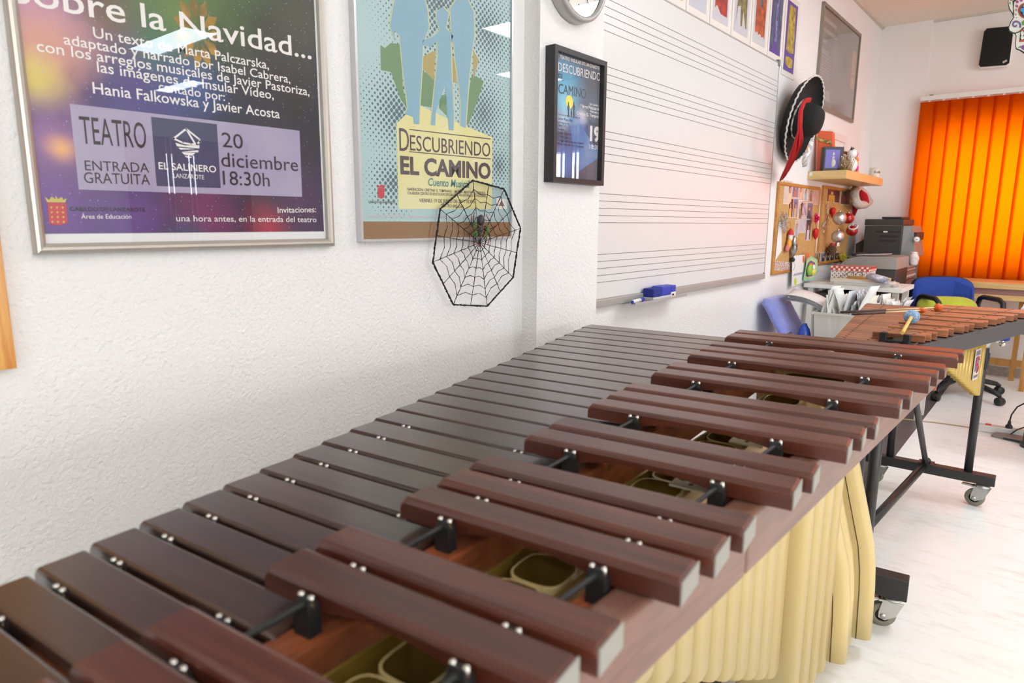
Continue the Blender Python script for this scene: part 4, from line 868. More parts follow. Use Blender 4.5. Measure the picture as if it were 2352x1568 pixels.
photo((374, 332, 436, 604), (84, 142, 206), 'photo with bright blue sky, middle row, first cork board', (0.5, (196, 178, 128), 0), (70, 70, 66))
photo((438, 352, 500, 622), (226, 220, 214), 'photo of standing person with long hair on white, middle row, first cork board', (0.6, (130, 116, 92), 0))
photo((482, 384, 562, 582), (104, 74, 116), 'purple toned photo in the middle row of the first cork board', None, (210, 206, 214))
photo((564, 390, 642, 624), (124, 136, 178), 'group photo under blue sky, right in the middle row, first cork board', (0.4, (76, 74, 84), 0), (84, 80, 88))
photo((394, 632, 450, 868), (214, 214, 210), 'portrait photo of person in light blue top, low on the first cork board', (0.5, (150, 184, 196), 0))
photo((454, 590, 546, 812), (202, 202, 212), 'very pale faded photo in the lower part of the first cork board', None, (186, 184, 196))
photo((548, 624, 616, 914), (58, 48, 62), 'dark photo with a small white figure, lowest right on the first cork board', (0.5, (206, 206, 210), 0), (90, 92, 120))
photo((845, 185, 1020, 395), (86, 52, 50), 'large dark red photo at the top of the second cork board', (0.35, (206, 170, 70), 0), (60, 38, 40))
photo((1035, 232, 1160, 425), (74, 54, 54), 'smaller dark brown photo at the top right of the second cork board', None, (120, 96, 90))
for i, (a, b_, c, s) in enumerate(((692, 746, (176, 150, 132), 'brownish portrait photo, left end of bottom row'), (750, 826, (200, 196, 204), 'pale photo with dark figure, second in bottom row'), (830, 880, (80, 70, 70), 'dark photo with grey patches, third in bottom row'), (884, 940, (60, 62, 66), 'black photo, fourth in bottom row'), (944, 1008, (72, 74, 78), 'blackish grey photo, right end of bottom row'))):
    photo((a, 1080, b_, 1240), c, s+', second cork board', (0.5, (50, 44, 56), 0), (40, 40, 44))
# text banner of cut-out letters
m = MB(); rng = random.Random(3); ms = [mat('banner_pink', (236, 214, 210), 0.7), mat('banner_black', (60, 44, 44), 0.7)]
for r in range(2):
    for k in range(9):
        x, y = 118+k*26+rng.randint(-3, 3), 1205+r*66+k*2; h, w_ = 58, 20; m.mi = 0; wpoly(m, [cz_(x, y+h), cz_(x+w_, y+h), cz_(x+w_+4, y), cz_(x+4, y)], 0.0115)
        m.mi = 1
        for q in range(2): u = x+3+rng.randint(0, 9); v = y+8+q*22+rng.randint(-3, 3); wpoly(m, [cz_(u, v+16), cz_(u+6, v+16), cz_(u+8, v), cz_(u+2, v)], 0.0118)
tag(obj('paper_banner', m, ms), 'pale paper banner of cut out letters along the bottom of the first cork board', 'banner')
# white paper strip
m = MB(); wpoly(m, [cz_(122, 1200), cz_(214, 1060), cz_(216, 700), cz_(190, 640), cz_(172, 690)], 0.0125); tag(obj('paper_strip', m, paper_w), 'plain white paper strip at the left side of the first cork board', 'paper')
# tinsel bow, hanging ornaments
tin = mat('silver_tinsel', (206, 204, 202), 0.25, 0.9)
def tinsel(name, label, bx, n, col, x0=0.012, d=0.03, r=0.0016, cat='tinsel'):
    m = MB(); rg = random.Random(n)
    for k in range(n):
        cx, cy = (bx[0]+bx[2])/2, (bx[1]+bx[3])/2; a = rg.uniform(0, 2*PI); rr = rg.random()**0.5; px, py = cx+(bx[2]-bx[0])/2*rr*math.cos(a), cy+(bx[3]-bx[1])/2*rr*math.sin(a)
        p = wl(*cz_(px, py), x0+rg.random()*d); dv = Vector((rg.uniform(-1, 1), rg.uniform(-1, 1), rg.uniform(-1, 1))).normalized()*rg.uniform(0.01, 0.022); m.tube([p-dv, p+dv], r, 4)
    return tag(obj(name, m, col), label, cat)
tinsel('tinsel_bow', 'silver tinsel bow at the left of the first cork board', (205, 520, 285, 800), 90, tin)
def ornament(name, label, cat, parts, loc, group=None):
    t = thing(name, label, cat, loc, group)
    for nm, mb, m in parts: obj(nm, mb, m, t)
    return t
c = wl(*cz_(325, 900), 0.03)
sant = thing('figure_ornament', 'small hanging ornament with red cap, white beard and orange middle on the first cork board', 'ornament', tuple(c)); gold = mat('gold_thread', (190, 160, 90), 0.5, 0.4); sw = mat('ornament_white', (236, 230, 228), 0.8); sr = mat('ornament_red', (206, 52, 58), 0.7); so_ = mat('ornament_orange', (232, 160, 60), 0.7); sp_ = mat('ornament_pink', (214, 120, 120), 0.7)
obj('head', MB().ball(wl(*cz_(335, 870), 0.03), 0.024, 12, 8, (0.6, 1, 1.2)), sw, sant); obj('cap', MB().lathe([(0.022, 0), (0.012, 0.03), (0.0005, 0.045)], wl(*cz_(336, 840), 0.03), (0, 0, 1), 12), sr, sant)
obj('torso', MB().ball(wl(*cz_(315, 960), 0.03), 0.024, 12, 8, (0.6, 0.9, 1.4)), so_, sant); obj('boots', MB().ball(wl(*cz_(290, 1030), 0.028), 0.022, 12, 8, (0.6, 1, 1.1)), sp_, sant); obj('cord', MB().tube([wl(*cz_(336, 830), 0.03), wl(*cz_(335, 660), 0.012)], 0.002, 5), gold, sant)
c = wl(*cz_(378, 1000), 0.03)
o = thing('silver_drop', 'long silver hanging ornament beside the red capped figure on the first cork board', 'ornament', tuple(c))
obj('drop', MB().lathe([(0.0005, -0.075), (0.012, -0.06), (0.024, -0.02), (0.026, 0.01), (0.014, 0.05), (0.004, 0.066), (0.0005, 0.07)], c, (0, 0, 1), 16), mat('silver_ornament', (200, 200, 200), 0.22, 0.9, noise=(30, 0.15, (90, 90, 96))), o); obj('dark_tip', MB().ball(c+Vector((0, 0, -0.085)), 0.016, 10, 8), black, o)
# drawing sheet and painted ornament hanging below the board
XD = 0.03
sheet = MB(); wpoly(sheet, [cz_(350, 1560), cz_(508, 1490), cz_(545, 1112), cz_(362, 1130)], XD)
ds = thing('drawing_sheet', 'white sheet with pen scribbles and colour spots hanging from the first cork board', 'drawing', tuple(wl(*cz_(440, 1330), XD)))
obj('sheet', sheet, paper_w, ds, solid=0.0008)
m = MB(); m.tube([wl(*cz_(x, y), XD+0.001) for x, y in ((372, 1160), (395, 1165), (398, 1195), (378, 1220), (400, 1260), (384, 1310), (376, 1330))], 0.0011, 4)
m.tube([wl(*cz_(380+k*3.2, 1395+18*math.sin(k*1.3)-k*0.7), XD+0.001) for k in range(40)], 0.0011, 4); obj('scribble', m, mat('blue_ink', (92, 104, 160), 0.6), ds)
m = MB(); m.poly([wl(*cz_(516+14*math.cos(q), 1178+50*math.sin(q)), XD+0.001) for q in [2*PI*j/16 for j in range(16)]]); obj('orange_spot', m, mat('spot_orange', (226, 110, 60), 0.6), ds)
m = MB(); m.poly([wl(*cz_(404+18*math.cos(q), 1485+55*math.sin(q)), XD+0.001) for q in [2*PI*j/16 for j in range(16)]]); obj('lime_spot', m, mat('spot_lime', (200, 226, 60), 0.6), ds)
XO = 0.045
po = thing('painted_ornament', 'colourful painted paper ornament with striped border beside the scribbled sheet', 'ornament', tuple(wl(*cz_(620, 1300), XO)))
cols = [(150, 206, 180), (200, 226, 150), (120, 88, 150), (214, 128, 60), (206, 200, 206)]
base = [(620, 1135), (705, 1180), (715, 1330), (650, 1460), (545, 1480), (515, 1460), (545, 1290), (560, 1180)]; cxy = (615, 1310)
for i, c in enumerate(cols):
    k = 1-0.17*i; m = MB(); wpoly(m, [cz_(cxy[0]+(x-cxy[0])*k, cxy[1]+(y-cxy[1])*k) for x, y in base], XO+0.002*i); obj('border_stripe', m, mat('ornament_c%d' % i, c, 0.6), po, solid=0.0015)
obj('green_ball', MB().ball(wl(*cz_(605, 1325), XO+0.02), 0.035, 16, 10, (0.5, 1, 1.1)), mat('ball_green', (150, 190, 70), 0.5), po); obj('yellow_ball', MB().ball(wl(*cz_(650, 1352), XO+0.035), 0.03, 16, 10, (0.5, 1, 0.8)), mat('ball_yellow', (236, 214, 90), 0.5), po)
obj('white_spot', MB().ball(wl(*cz_(658, 1290), XO+0.04), 0.022, 14, 8, (0.4, 1, 0.9)), sw, po); obj('orange_tab', MB().poly([wl(*cz_(x, y), XO-0.002) for x, y in ((555, 1180), (595, 1140), (590, 1090), (560, 1085))], (0.002, 0, 0)), mat('spot_orange', (226, 110, 60), 0.6), po)
# rose, hearts
pink = mat('pink_petals', (224, 24, 96), 0.6); rc = wl(*cz_(695, 612), 0.05)
ro = thing('cloth_rose', 'bright pink cloth rose pinned between the two cork boards', 'rose', tuple(rc))
m = MB()
for ring, (n, r, tl) in enumerate(((5, 0.012, 0.9), (7, 0.024, 0.5), (9, 0.036, 0.15))):
    for k in range(n):
        a = 2*PI*k/n+ring*0.4; d = Vector((0, math.cos(a), math.sin(a)*0.75)); s = Vector((0, -math.sin(a), math.cos(a)*0.75)); p = rc+d*r
        m.grid([[p+s*u*0.016+d*v*0.012*(1-tl)+Vector((0.014*tl*(1 if v > -1 else 0)+0.006*(1-u*u)-ring*0.004, 0, 0)) for u in (-1, -0.4, 0.4, 1)] for v in (-1, 0, 1)])
obj('petals', m, pink, ro, solid=0.001)
obj('heart_of_rose', MB().ball(rc, 0.014, 12, 8), pink, ro); tx = MB()
rg = random.Random(5)
for k in range(24): a = rg.uniform(-0.4, 2.6); tx.tube([rc+Vector((-0.01, 0, 0)), rc+Vector((-0.006, 0.06*math.cos(a)*rg.uniform(0.6, 1.2), 0.075*math.sin(a)*rg.uniform(0.4, 1)))], 0.0012, 4)
tx.tube([rc, wl(*cz_(690, 760), 0.03)], 0.002, 5); obj('gold_wire', tx, gold, ro)
def heart(label, px, py, h, tail):
    c = wl(*cz_(px, py), 0.03); t = thing('felt_heart', label, 'heart', tuple(c), 'red felt hearts')
    o = []
    for k in range(28):
        a = 2*PI*k/28; x = 16*math.sin(a)**3; y = 13*math.cos(a)-5*math.cos(2*a)-2*math.cos(3*a)-math.cos(4*a); o.append((x/17*h*0.42, y/15*h*0.55))
    obj('heart', MB().loft([[c+Vector((dx, x*s, y*s)) for x, y in o] for dx, s in ((-0.014, 0.55), (-0.008, 0.9), (0, 1), (0.008, 0.9), (0.014, 0.55))]), mat('heart_red', (206, 16, 26), 0.55), t)
    obj('cord', MB().tube([c+Vector((0, 0, h*0.3)), c+Vector((-0.012, 0.004, tail))], 0.0018, 5), gold, t)
heart('red felt heart hanging below the pink rose', 687, 812, 0.075, 0.1); heart('red felt heart hanging in the upper part of the second cork board', 925, 520, 0.075, 0.09)
# baubles
def bauble(label, px, py, r, m, x, ring=None):
    c = wl(*cz_(px, py), x); t = thing('bauble', label, 'bauble', tuple(c), 'baubles on the second cork board')
    obj('globe', MB().ball(c, r, 24, 16), m, t); obj('cap', MB().lathe([(0.008, r*0.95), (0.008, r*1.15), (0.0005, r*1.18)], c, (0, 0, 1), 12), tin, t)
    obj('thread', MB().tube([c+Vector((0, 0, r*1.15)), c+Vector((-x+0.012, 0.01, r*3))], 0.001, 5), gold, t)
    if ring: obj('white_ring', MB().tube([c+Vector((0.03*math.cos(a)+0.012, 0.03*math.sin(a)-0.02, 0.03+0.02*math.sin(a))) for a in [2*PI*k/20 for k in range(20)]], 0.006, 6, closed=True), sw, t)
sb = mat('silver_bauble', (206, 204, 200), 0.28, 0.85, bump=(60, 0.4, 0.004)); rb_ = mat('red_bauble', (176, 14, 22), 0.12, 0.2, coat=0.8)
bauble('larger upper silver bauble on the second cork board', 1015, 610, 0.047, sb, 0.11); bauble('red bauble half behind the upper silver bauble', 1135, 612, 0.042, rb_, 0.075); bauble('red bauble with a white ring at the right edge of the second cork board', 1185, 782, 0.042, rb_, 0.09, True); bauble('lower silver bauble on the second cork board', 990, 862, 0.045, sb, 0.11)
o = thing('silver_bell', 'small silver bell hanging under the lower silver bauble', 'bell', tuple(wl(*cz_(985, 960), 0.08))); obj('bell', MB().lathe([(0.02, -0.02), (0.016, 0), (0.01, 0.016), (0.0005, 0.022)], wl(*cz_(985, 955), 0.08), (0, 0, 1), 16), tin, o); obj('thread', MB().tube([wl(*cz_(985, 950), 0.08)+Vector((0, 0, 0.02)), wl(*cz_(985, 940), 0.08)+Vector((0, 0, 0.03))], 0.001, 4), gold, o)
c = wl(*cz_(905, 1040), 0.05); pcn = thing('pine_cone', 'brown pine cone with red top hanging above the bottom photos', 'pine cone', tuple(c)); m = MB()
for r in range(7):
    n = 9; rr = 0.034*math.sin(0.5+r*0.38); z = -0.035+r*0.011
    for k in range(n): a = 2*PI*(k+0.5*(r % 2))/n; m.ball(c+Vector((rr*0.8*math.cos(a), rr*math.sin(a), z)), 0.009, 6, 4)
obj('scales', m, mat('cone_brown', (104, 76, 54), 0.7), pcn); obj('red_cap', MB().lathe([(0.02, 0.028), (0.014, 0.045), (0.0005, 0.05)], c, (0, 0, 1), 12), sr, pcn)
o = thing('icicle_strand', 'silver icicle strands hanging at the left of the second cork board', 'icicles', tuple(wl(*cz_(830, 620), 0.03))); m = MB()
for x, y0, y1 in ((850, 430, 800), (838, 430, 560), (785, 680, 830), (800, 670, 850), (822, 640, 760), (862, 560, 700)):
    ps = [wl(*cz_(x+math.sin(k)*5, y0+(y1-y0)*k/14), 0.02) for k in range(15)]; m.tube(ps, [0.004-0.0002*k for k in range(15)], 5)
obj('strands', m, tin, o)
tinsel('yellow_tassel', 'yellow tassel at the lower right corner of the second cork board', (1015, 1090, 1110, 1200), 60, mat('tassel_yellow', (206, 186, 50), 0.7), r=0.003, cat='tassel')
# Santa style hat (plain red hat with white fur)
hb = wl(1972, 445, 0.03); fur = mat('white_fur', (214, 206, 198), 1.0, bump=(120, 0.8, 0.01)); rf = mat('red_plush', (176, 14, 30), 0.9)
sh = thing('red_winter_hat', 'red winter hat with white fur trim hanging at the corner of the second cork board', 'hat', tuple(wl(1978, 455, 0.06)))
R_ = []
for p, x, r in (((1966, 437), 0.06, 0.03), ((1962, 450), 0.08, 0.05), ((1968, 468), 0.09, 0.055), ((1972, 472), 0.09, 0.035)): R_.append((wl(*p, x), r))
obj('fur_trim', MB().tube([wl(*p, x) for p, x in (((1964, 436), 0.05), ((1962, 448), 0.09), ((1966, 464), 0.1), ((1974, 471), 0.1), ((1986, 470), 0.09), ((1996, 463), 0.07))], 0.033, 10), fur, sh)
obj('fur_trim', MB().tube([wl(*p, x) for p, x in (((1964, 436), 0.05), ((1972, 432), 0.06), ((1982, 440), 0.08), ((1990, 450), 0.08), ((1996, 463), 0.07))], 0.028, 10), fur, sh)
obj('red_body', MB().tube([wl(*p, x) for p, x in (((1970, 440), 0.06), ((1977, 452), 0.07), ((1983, 466), 0.08))], [0.03, 0.05, 0.045], 12), rf, sh); obj('tail', MB().tube([wl(*p, x) for p, x in (((1968, 460), 0.03), ((1965, 475), 0.03), ((1961, 495), 0.02))], [0.03, 0.024, 0.01], 10), rf, sh)

# ---- floating shelf and what stands on it
sy0 = 4.81; sd = 0.242; zsT = bk(1946, 389.7, sy0).z; zsB = zsT-0.055; sy1 = wl(2028.4, 414, sd).y
birch = wood('birch_veneer', (206, 172, 112), (224, 194, 138), 0, (3, 30, 30), 0.4, 0.2, 0.0)
sh_ = thing('wall_shelf', 'thick birch floating shelf on the wall above the second cork board', 'shelf', (0.12, sy0, zsT))
obj('board', MB().box((0.0, sy0, zsB), (sd, sy1, zsT)).bevel(0.002), birch, sh_); obj('white_sticker', MB().box((0.012, sy0-0.0006, zsB+0.025), (0.03, sy0, zsT-0.008)), paper_w, sh_)
ZS = zsT+0.001
def sfp(px, py, y): return bk(px, py, y)
t = thing('gift_bag', 'orange red gift bag with yellow leaf garland at the left end of the shelf', 'gift bag', (0.06, 4.9, ZS)); om = mat('orange_bag', (226, 100, 62), 0.6); b0, b1 = sfp(1868, 360, 4.9), sfp(1897, 360, 4.9)
obj('front', MB().hexa([(0.03, 4.9, ZS), (0.13, 4.9, ZS), (0.13, 4.98, ZS), (0.03, 4.98, ZS), (0.02, 4.88, ZS+0.27), (0.115, 4.88, ZS+0.255), (0.115, 4.94, ZS+0.25), (0.02, 4.94, ZS+0.27)]).bevel(0.002), om, t)
m = MB()
for k in range(9): m.ball((0.022+k*0.011, 4.879, ZS+0.215-k*0.004+0.006*math.sin(k*2)), 0.011, 8, 6, (1, 0.3, 0.8))
obj('leaf_garland', m, mat('leaf_yellow', (204, 176, 100), 0.7, noise=(60, 0.1, (110, 110, 60))), t)
t = thing('framed_certificate', 'white framed certificate with pink edge leaning on the wall above the shelf', 'picture frame', (0.0, 5.05, ZS+0.02)); y0, y1 = wl(1900, 340, 0.01).y, wl(1942, 340, 0.01).y; zt = wl(1901, 297, 0.01).z
obj('frame', frame_bars(y0, y1, ZS, zt, 0, 0.018, 0.05), mat('white_frame', (232, 226, 222), 0.4), t); obj('sheet', MB().box((0.002, y0+0.04, ZS+0.04), (0.006, y1-0.04, zt-0.04)), paper_w, t); obj('pink_strip', MB().box((0.006, y0+0.05, ZS+0.05), (0.007, y0+0.12, zt-0.05)), mat('strip_pink', (214, 176, 178), 0.6), t)
t = thing('photo_frame', 'black standing photo frame with a small figure on violet, on the shelf', 'photo frame', (0.14, 4.86, ZS)); blk = mat('black_frame', (44, 42, 44), 0.45)
def stand(px0, px1, y0, y1, h, th, lean): pass
a, b_ = Vector((0.075, 4.845, ZS)), Vector((0.175, 4.93, ZS)); d = (b_-a); n = Vector((d.y, -d.x, 0)).normalized(); up = Vector((0, 0, 1)); Hh = 0.155
obj('frame', MB().obox((a+b_)/2+up*Hh/2, d/2, n*0.022, up*Hh/2).bevel(0.003), blk, t); obj('picture', MB().obox((a+b_)/2+up*Hh*0.5+n*0.0225-d*0.06, d*0.36, n*0.0008, up*Hh*0.38), mat('picture_violet', (104, 96, 176), 0.4), t)
m = MB(); c = (a+b_)/2+n*0.0238-d*0.04
m.ball(c+up*0.05, 0.018, 10, 8, (1, 0.2, 1.5)); m.ball(c+up*0.085, 0.01, 10, 8, (1, 0.25, 1)); m.ball(c+up*0.108, 0.008, 8, 6, (1, 0.25, 1.3)); obj('little_figure', m, mat('figure_cream', (226, 216, 196), 0.6), t)
t = thing('wooden_photo_frame', 'dark red wooden photo frame behind the gold twigs on the shelf', 'photo frame', (0.12, 5.02, ZS)); a, b_ = Vector((0.12, 4.985, ZS)), Vector((0.155, 5.12, ZS)); d = b_-a; n = Vector((d.y, -d.x, 0)).normalized()
obj('frame', MB().obox((a+b_)/2+up*0.07, d/2, n*0.009, up*0.07).bevel(0.002), mat('red_brown_frame', (116, 48, 36), 0.5), t); obj('picture', MB().obox((a+b_)/2+up*0.07+n*0.0095, d*0.4, n*0.0008, up*0.052), mat('picture_orange', (206, 130, 96), 0.5, noise=(40, 0.2, (226, 214, 206))), t)
t = thing('gold_twigs', 'bunch of small gold glittering twigs on the shelf in front of the frames', 'twigs', (0.18, 4.95, ZS)); m = MB(); g = MB(); rg = random.Random(11)
for k in range(60):
    o = Vector((0.195+rg.uniform(-0.03, 0.025), 4.93+rg.uniform(-0.05, 0.09), ZS)); e = o+Vector((rg.uniform(-0.03, 0.03), rg.uniform(-0.035, 0.035), rg.uniform(0.03, 0.115)))
    m.tube([o, (o+e)/2+Vector((rg.uniform(-.008, .008), rg.uniform(-.008, .008), 0)), e], [0.0022, 0.002, 0.0014], 5)
    if k % 3 == 0: g.ball(e, 0.0045, 8, 6)
obj('stems', m, mat('gold_twig', (160, 140, 100), 0.4, 0.4), t); obj('glitter_tips', g, mat('champagne_tip', (220, 210, 190), 0.15, 0.9), t)
c = Vector((0.195, 5.10, ZS)); t = thing('cat_figurine', 'white round figurine with small black ears and orange and pink bows on the shelf edge', 'figurine', tuple(c)); wm = mat('figurine_white', (240, 238, 236), 0.5)
obj('body', MB().ball(c+up*0.05, 0.05, 18, 12, (0.8, 0.85, 1.0)).ball(c+up*0.125, 0.036, 18, 12, (0.9, 1.05, 0.9)), wm, t)
for q in (-1, 1): obj('ear', MB().lathe([(0.011, 0), (0.0005, 0.022)], c+Vector((0, q*0.022, 0.15)), (0, q*0.3, 1), 10), INK, t)
obj('orange_bow', MB().ball(c+Vector((0.034, 0.016, 0.085)), 0.016, 10, 8, (0.6, 1, 0.8)), mat('bow_orange', (234, 140, 30), 0.5), t); obj('pink_patch', MB().ball(c+Vector((0.036, 0.018, 0.028)), 0.018, 10, 8, (0.5, 1, 1)), mat('bow_pink', (226, 20, 150), 0.5), t); obj('pink_flower', MB().ball(c+Vector((0.02, 0.042, 0.125)), 0.016, 10, 8, (0.6, 1, 1)), mat('bow_pink', (226, 20, 150), 0.5), t)
def wframe(label, a, b_, hgt, pic):
    a, b_ = Vector(a), Vector(b_); t = thing('wooden_photo_frame', label, 'photo frame', tuple((a+b_)/2)); d = b_-a; n = Vector((d.y, -d.x, 0)).normalized(); ln = Vector((-n.x*0.18, -n.y*0.18, 1)).normalized()
    obj('frame', MB().obox((a+b_)/2+ln*hgt/2, d/2, n*0.009, ln*hgt/2).bevel(0.002), birch_f, t); obj('picture', MB().obox((a+b_)/2+ln*hgt/2+n*0.0092, d*0.34, n*0.001, ln*hgt*0.38), pic, t)
birch_f = wood('light_wood_frame', (196, 148, 84), (214, 170, 106), 0, (30, 30, 5), 0.4, 0.2, 0.0)
wframe('light wooden photo frame with a purple picture behind the white figurine', (0.155, 5.15, ZS), (0.2, 5.27, ZS), 0.155, mat('picture_purple', (130, 100, 150), 0.4, noise=(30, 0.2, (96, 60, 96)))); wframe('light wooden photo frame at the back, second from the right end of the shelf', (0.14, 5.24, ZS), (0.185, 5.36, ZS), 0.14, mat('picture_brown', (120, 90, 66), 0.5))
c = Vector((0.19, sy1-0.06, ZS)); t = thing('mug', 'small white mug with black name lettering at the right end of the shelf', 'mug', tuple(c))
obj('cup', MB().lathe([(0.0005, 0.0), (0.032, 0.0), (0.036, 0.005), (0.037, 0.078), (0.034, 0.078), (0.033, 0.01), (0.0005, 0.01)], c, (0, 0, 1), 24), mat('mug_white', (226, 220, 210), 0.3), t); m = MB(); V_, F_ = text_geo('Sofía', 0.01); x0 = min(v.x for v in V_); x1_ = max(v.x for v in V_)
vs = [m.bm.verts.new(c+Vector((0.0376*math.cos(-PI/4+((v.x-x0)/(x1_-x0)-0.5)*1.5+v.y*0.1), 0.0376*math.sin(-PI/4+((v.x-x0)/(x1_-x0)-0.5)*1.5+v.y*0.1), 0.036+v.y*0.026))) for v in V_]
for f in F_: m.bm.faces.new([vs[i] for i in f])
obj('lettering', m, INK, t); obj('handle', MB().tube([c+Vector((-0.034*0.7, 0.034*0.7, 0.06)), c+Vector((-0.045, 0.045, 0.05)), c+Vector((-0.045, 0.045, 0.03)), c+Vector((-0.034*0.7, 0.034*0.7, 0.018))], 0.004, 8), mat('mug_white', (226, 220, 210), 0.3), t)

# ---- wall speaker and sugar skull
ys = YB; t = thing('wall_speaker', 'black rectangular loudspeaker high on the back wall', 'speaker', tuple(bk(2285, 108, ys)))
def sk(px, py, y=ys-0.075): return bk(px, py, y)
pts = [sk(*p) for p in ((2267, 65), (2322, 60), (2328, 66), (2318, 144), (2311, 149), (2252, 153.5), (2248, 149), (2260, 73))]
zr = [Vector((p.x, ys-0.02, p.z)) for p in pts]
obj('grille', MB().poly(pts, (0, 0.012, 0)), mat('speaker_grille', (20, 22, 18), 0.9, bump=(400, 0.6, 0.002)), t)
cx_ = sum(p.x for p in pts)/8; czz = sum(p.z for p in pts)/8
obj('cabinet', MB().loft([[Vector((p.x, ys-0.064, p.z)) for p in pts], [Vector((cx_+(p.x-cx_)*1.03+0.004, ys-0.05, czz+(p.z-czz)*1.03-0.006)) for p in pts], [Vector((cx_+(p.x-cx_)*0.9, ys, czz+(p.z-czz)*0.9)) for p in pts]], (True, True), False, False), wht, t)
q = sk(2308, 141, ys-0.0755); obj('badge', MB().obox(q, (0.012, 0, 0.006), (0, 0.0006, 0), (-0.003, 0, 0.006)), tin, t)
yk = 2.6
def SKp(x, y, o=0): return bk(2292+x*0.0957, y*0.0957, yk)+Vector((0, -0.0012*o, 0))
sk_ = thing('sugar_skull_card', 'painted white sugar skull cut-out hanging from the ceiling at the right edge', 'decoration', tuple(bk(2360, 30, yk)))
outl = [(250, -60), (240, 80), (265, 220), (340, 330), (370, 420), (300, 520), (245, 670), (270, 760), (350, 800), (400, 810), (430, 870), (410, 1080), (430, 1180), (520, 1215), (600, 1270), (700, 1350), (1150, 1350), (1300, 1180), (1330, 870), (1480, 760), (1520, 600), (1420, 400), (1500, 200), (1520, -60), (1400, -450), (1100, -700), (700, -700), (380, -420)]
inn = [(265, -50), (256, 80), (285, 205), (360, 320), (392, 425), (320, 530), (268, 670), (290, 735), (355, 772), (415, 785), (450, 870), (430, 1080), (450, 1160), (530, 1190), (620, 1240), (710, 1322), (1140, 1322), (1275, 1165), (1305, 860), (1455, 750), (1495, 600), (1392, 405), (1475, 195), (1495, -60), (1380, -430), (1090, -675), (710, -675), (400, -400)]
skm = [mat('skull_black', (36, 50, 46), 0.5), mat('skull_white', (230, 230, 222), 0.5)]
obj('card', MB().poly([SKp(*p) for p in outl], (0, 0.003, 0)), skm[0], sk_); obj('white_face', MB().poly([SKp(*p, 1) for p in inn]), skm[1], sk_)
def motif(nm, pls, col, o=2):
    m = MB()
    for pl in pls: m.poly([SKp(*p, o) for p in pl])
    obj(nm, m, mat('skull_'+nm, col, 0.5), sk_)
def disc(cx, cy, rx, ry, n=20): return [(cx+rx*math.cos(2*PI*k/n), cy+ry*math.sin(2*PI*k/n)) for k in range(n)]
motif('black_curves', [[(350, 20), (440, -10), (452, 8), (390, 60), (382, 200), (392, 330), (370, 420), (355, 400), (368, 200)], [(380, 800), (500, 760), (620, 650), (640, 670), (520, 775), (400, 820)]], (36, 50, 46)); motif('red_ring', [disc(700, 260, 215, 195, 26), disc(1080, 260, 215, 195, 26)], (160, 72, 56)); motif('eye_socket', [disc(705, 265, 165, 150), disc(1075, 265, 165, 150)], (30, 56, 50), 3); motif('blue_petals', [disc(600, 250, 60, 50), disc(640, 330, 45, 45), disc(650, 160, 45, 40), disc(1180, 250, 60, 50), disc(1110, 340, 50, 45)], (60, 150, 210), 4); motif('magenta_petals', [disc(465, 50, 36, 36), disc(560, 15, 36, 30), disc(455, 150, 34, 36)], (180, 70, 130)); motif('green_leaves', [[(262, 90), (290, 30), (318, 112)], [(480, 1145), (560, 1095), (550, 1150)], [(570, 540), (640, 470), (650, 600), (590, 620)]], (96, 150, 70)); motif('red_flower', [disc(320, -20, 50, 40), [(545, 750), (560, 720), (660, 700), (660, 745)], [(520, 1010), (545, 960), (650, 965), (650, 1000)]], (196, 74, 56)); motif('dots', [disc(440, 245, 24, 30), disc(432, 348, 20, 26), disc(450, 425, 14, 14)], (190, 140, 110))
sp_ = [[(425+(130-24*k/8.0*1.0)*math.cos(a)*(1-0.055*k), 600+(120-20*k/8.0)*math.sin(a)*(1-0.055*k)) for k, a in enumerate([0.6-0.5*j for j in range(15)])]]
spo = sp_[0]; m = MB()
for p, q in zip(spo, spo[1:]):
    d = Vector((q[0]-p[0], q[1]-p[1])); n = Vector((-d.y, d.x)).normalized()*22; m.poly([SKp(p[0]-n.x, p[1]-n.y, 2), SKp(q[0]-n.x, q[1]-n.y, 2), SKp(q[0]+n.x, q[1]+n.y, 2), SKp(p[0]+n.x, p[1]+n.y, 2)])
obj('purple_spiral', m, mat('skull_purple', (120, 92, 150), 0.5), sk_); motif('jaw', [[(520, 1000), (545, 740), (1200, 740), (1220, 1000)]], (40, 60, 54)); motif('teeth', [disc(590, 810, 38, 60, 12), disc(590, 910, 42, 48, 12), disc(690, 810, 40, 60, 12), disc(690, 910, 42, 48, 12), disc(800, 810, 40, 60, 12), disc(800, 910, 42, 48, 12), disc(910, 810, 40, 60, 12), disc(910, 910, 42, 48, 12)], (230, 232, 226), 3); motif('violet_flower', [disc(640, 1140, 80, 60)], (130, 80, 150))
q = bk(2360, -70, yk); obj('string', MB().tube([Vector((q.x, yk, SKp(890, -690).z)), Vector((q.x, yk, H))], 0.001, 5), paper_w, sk_)
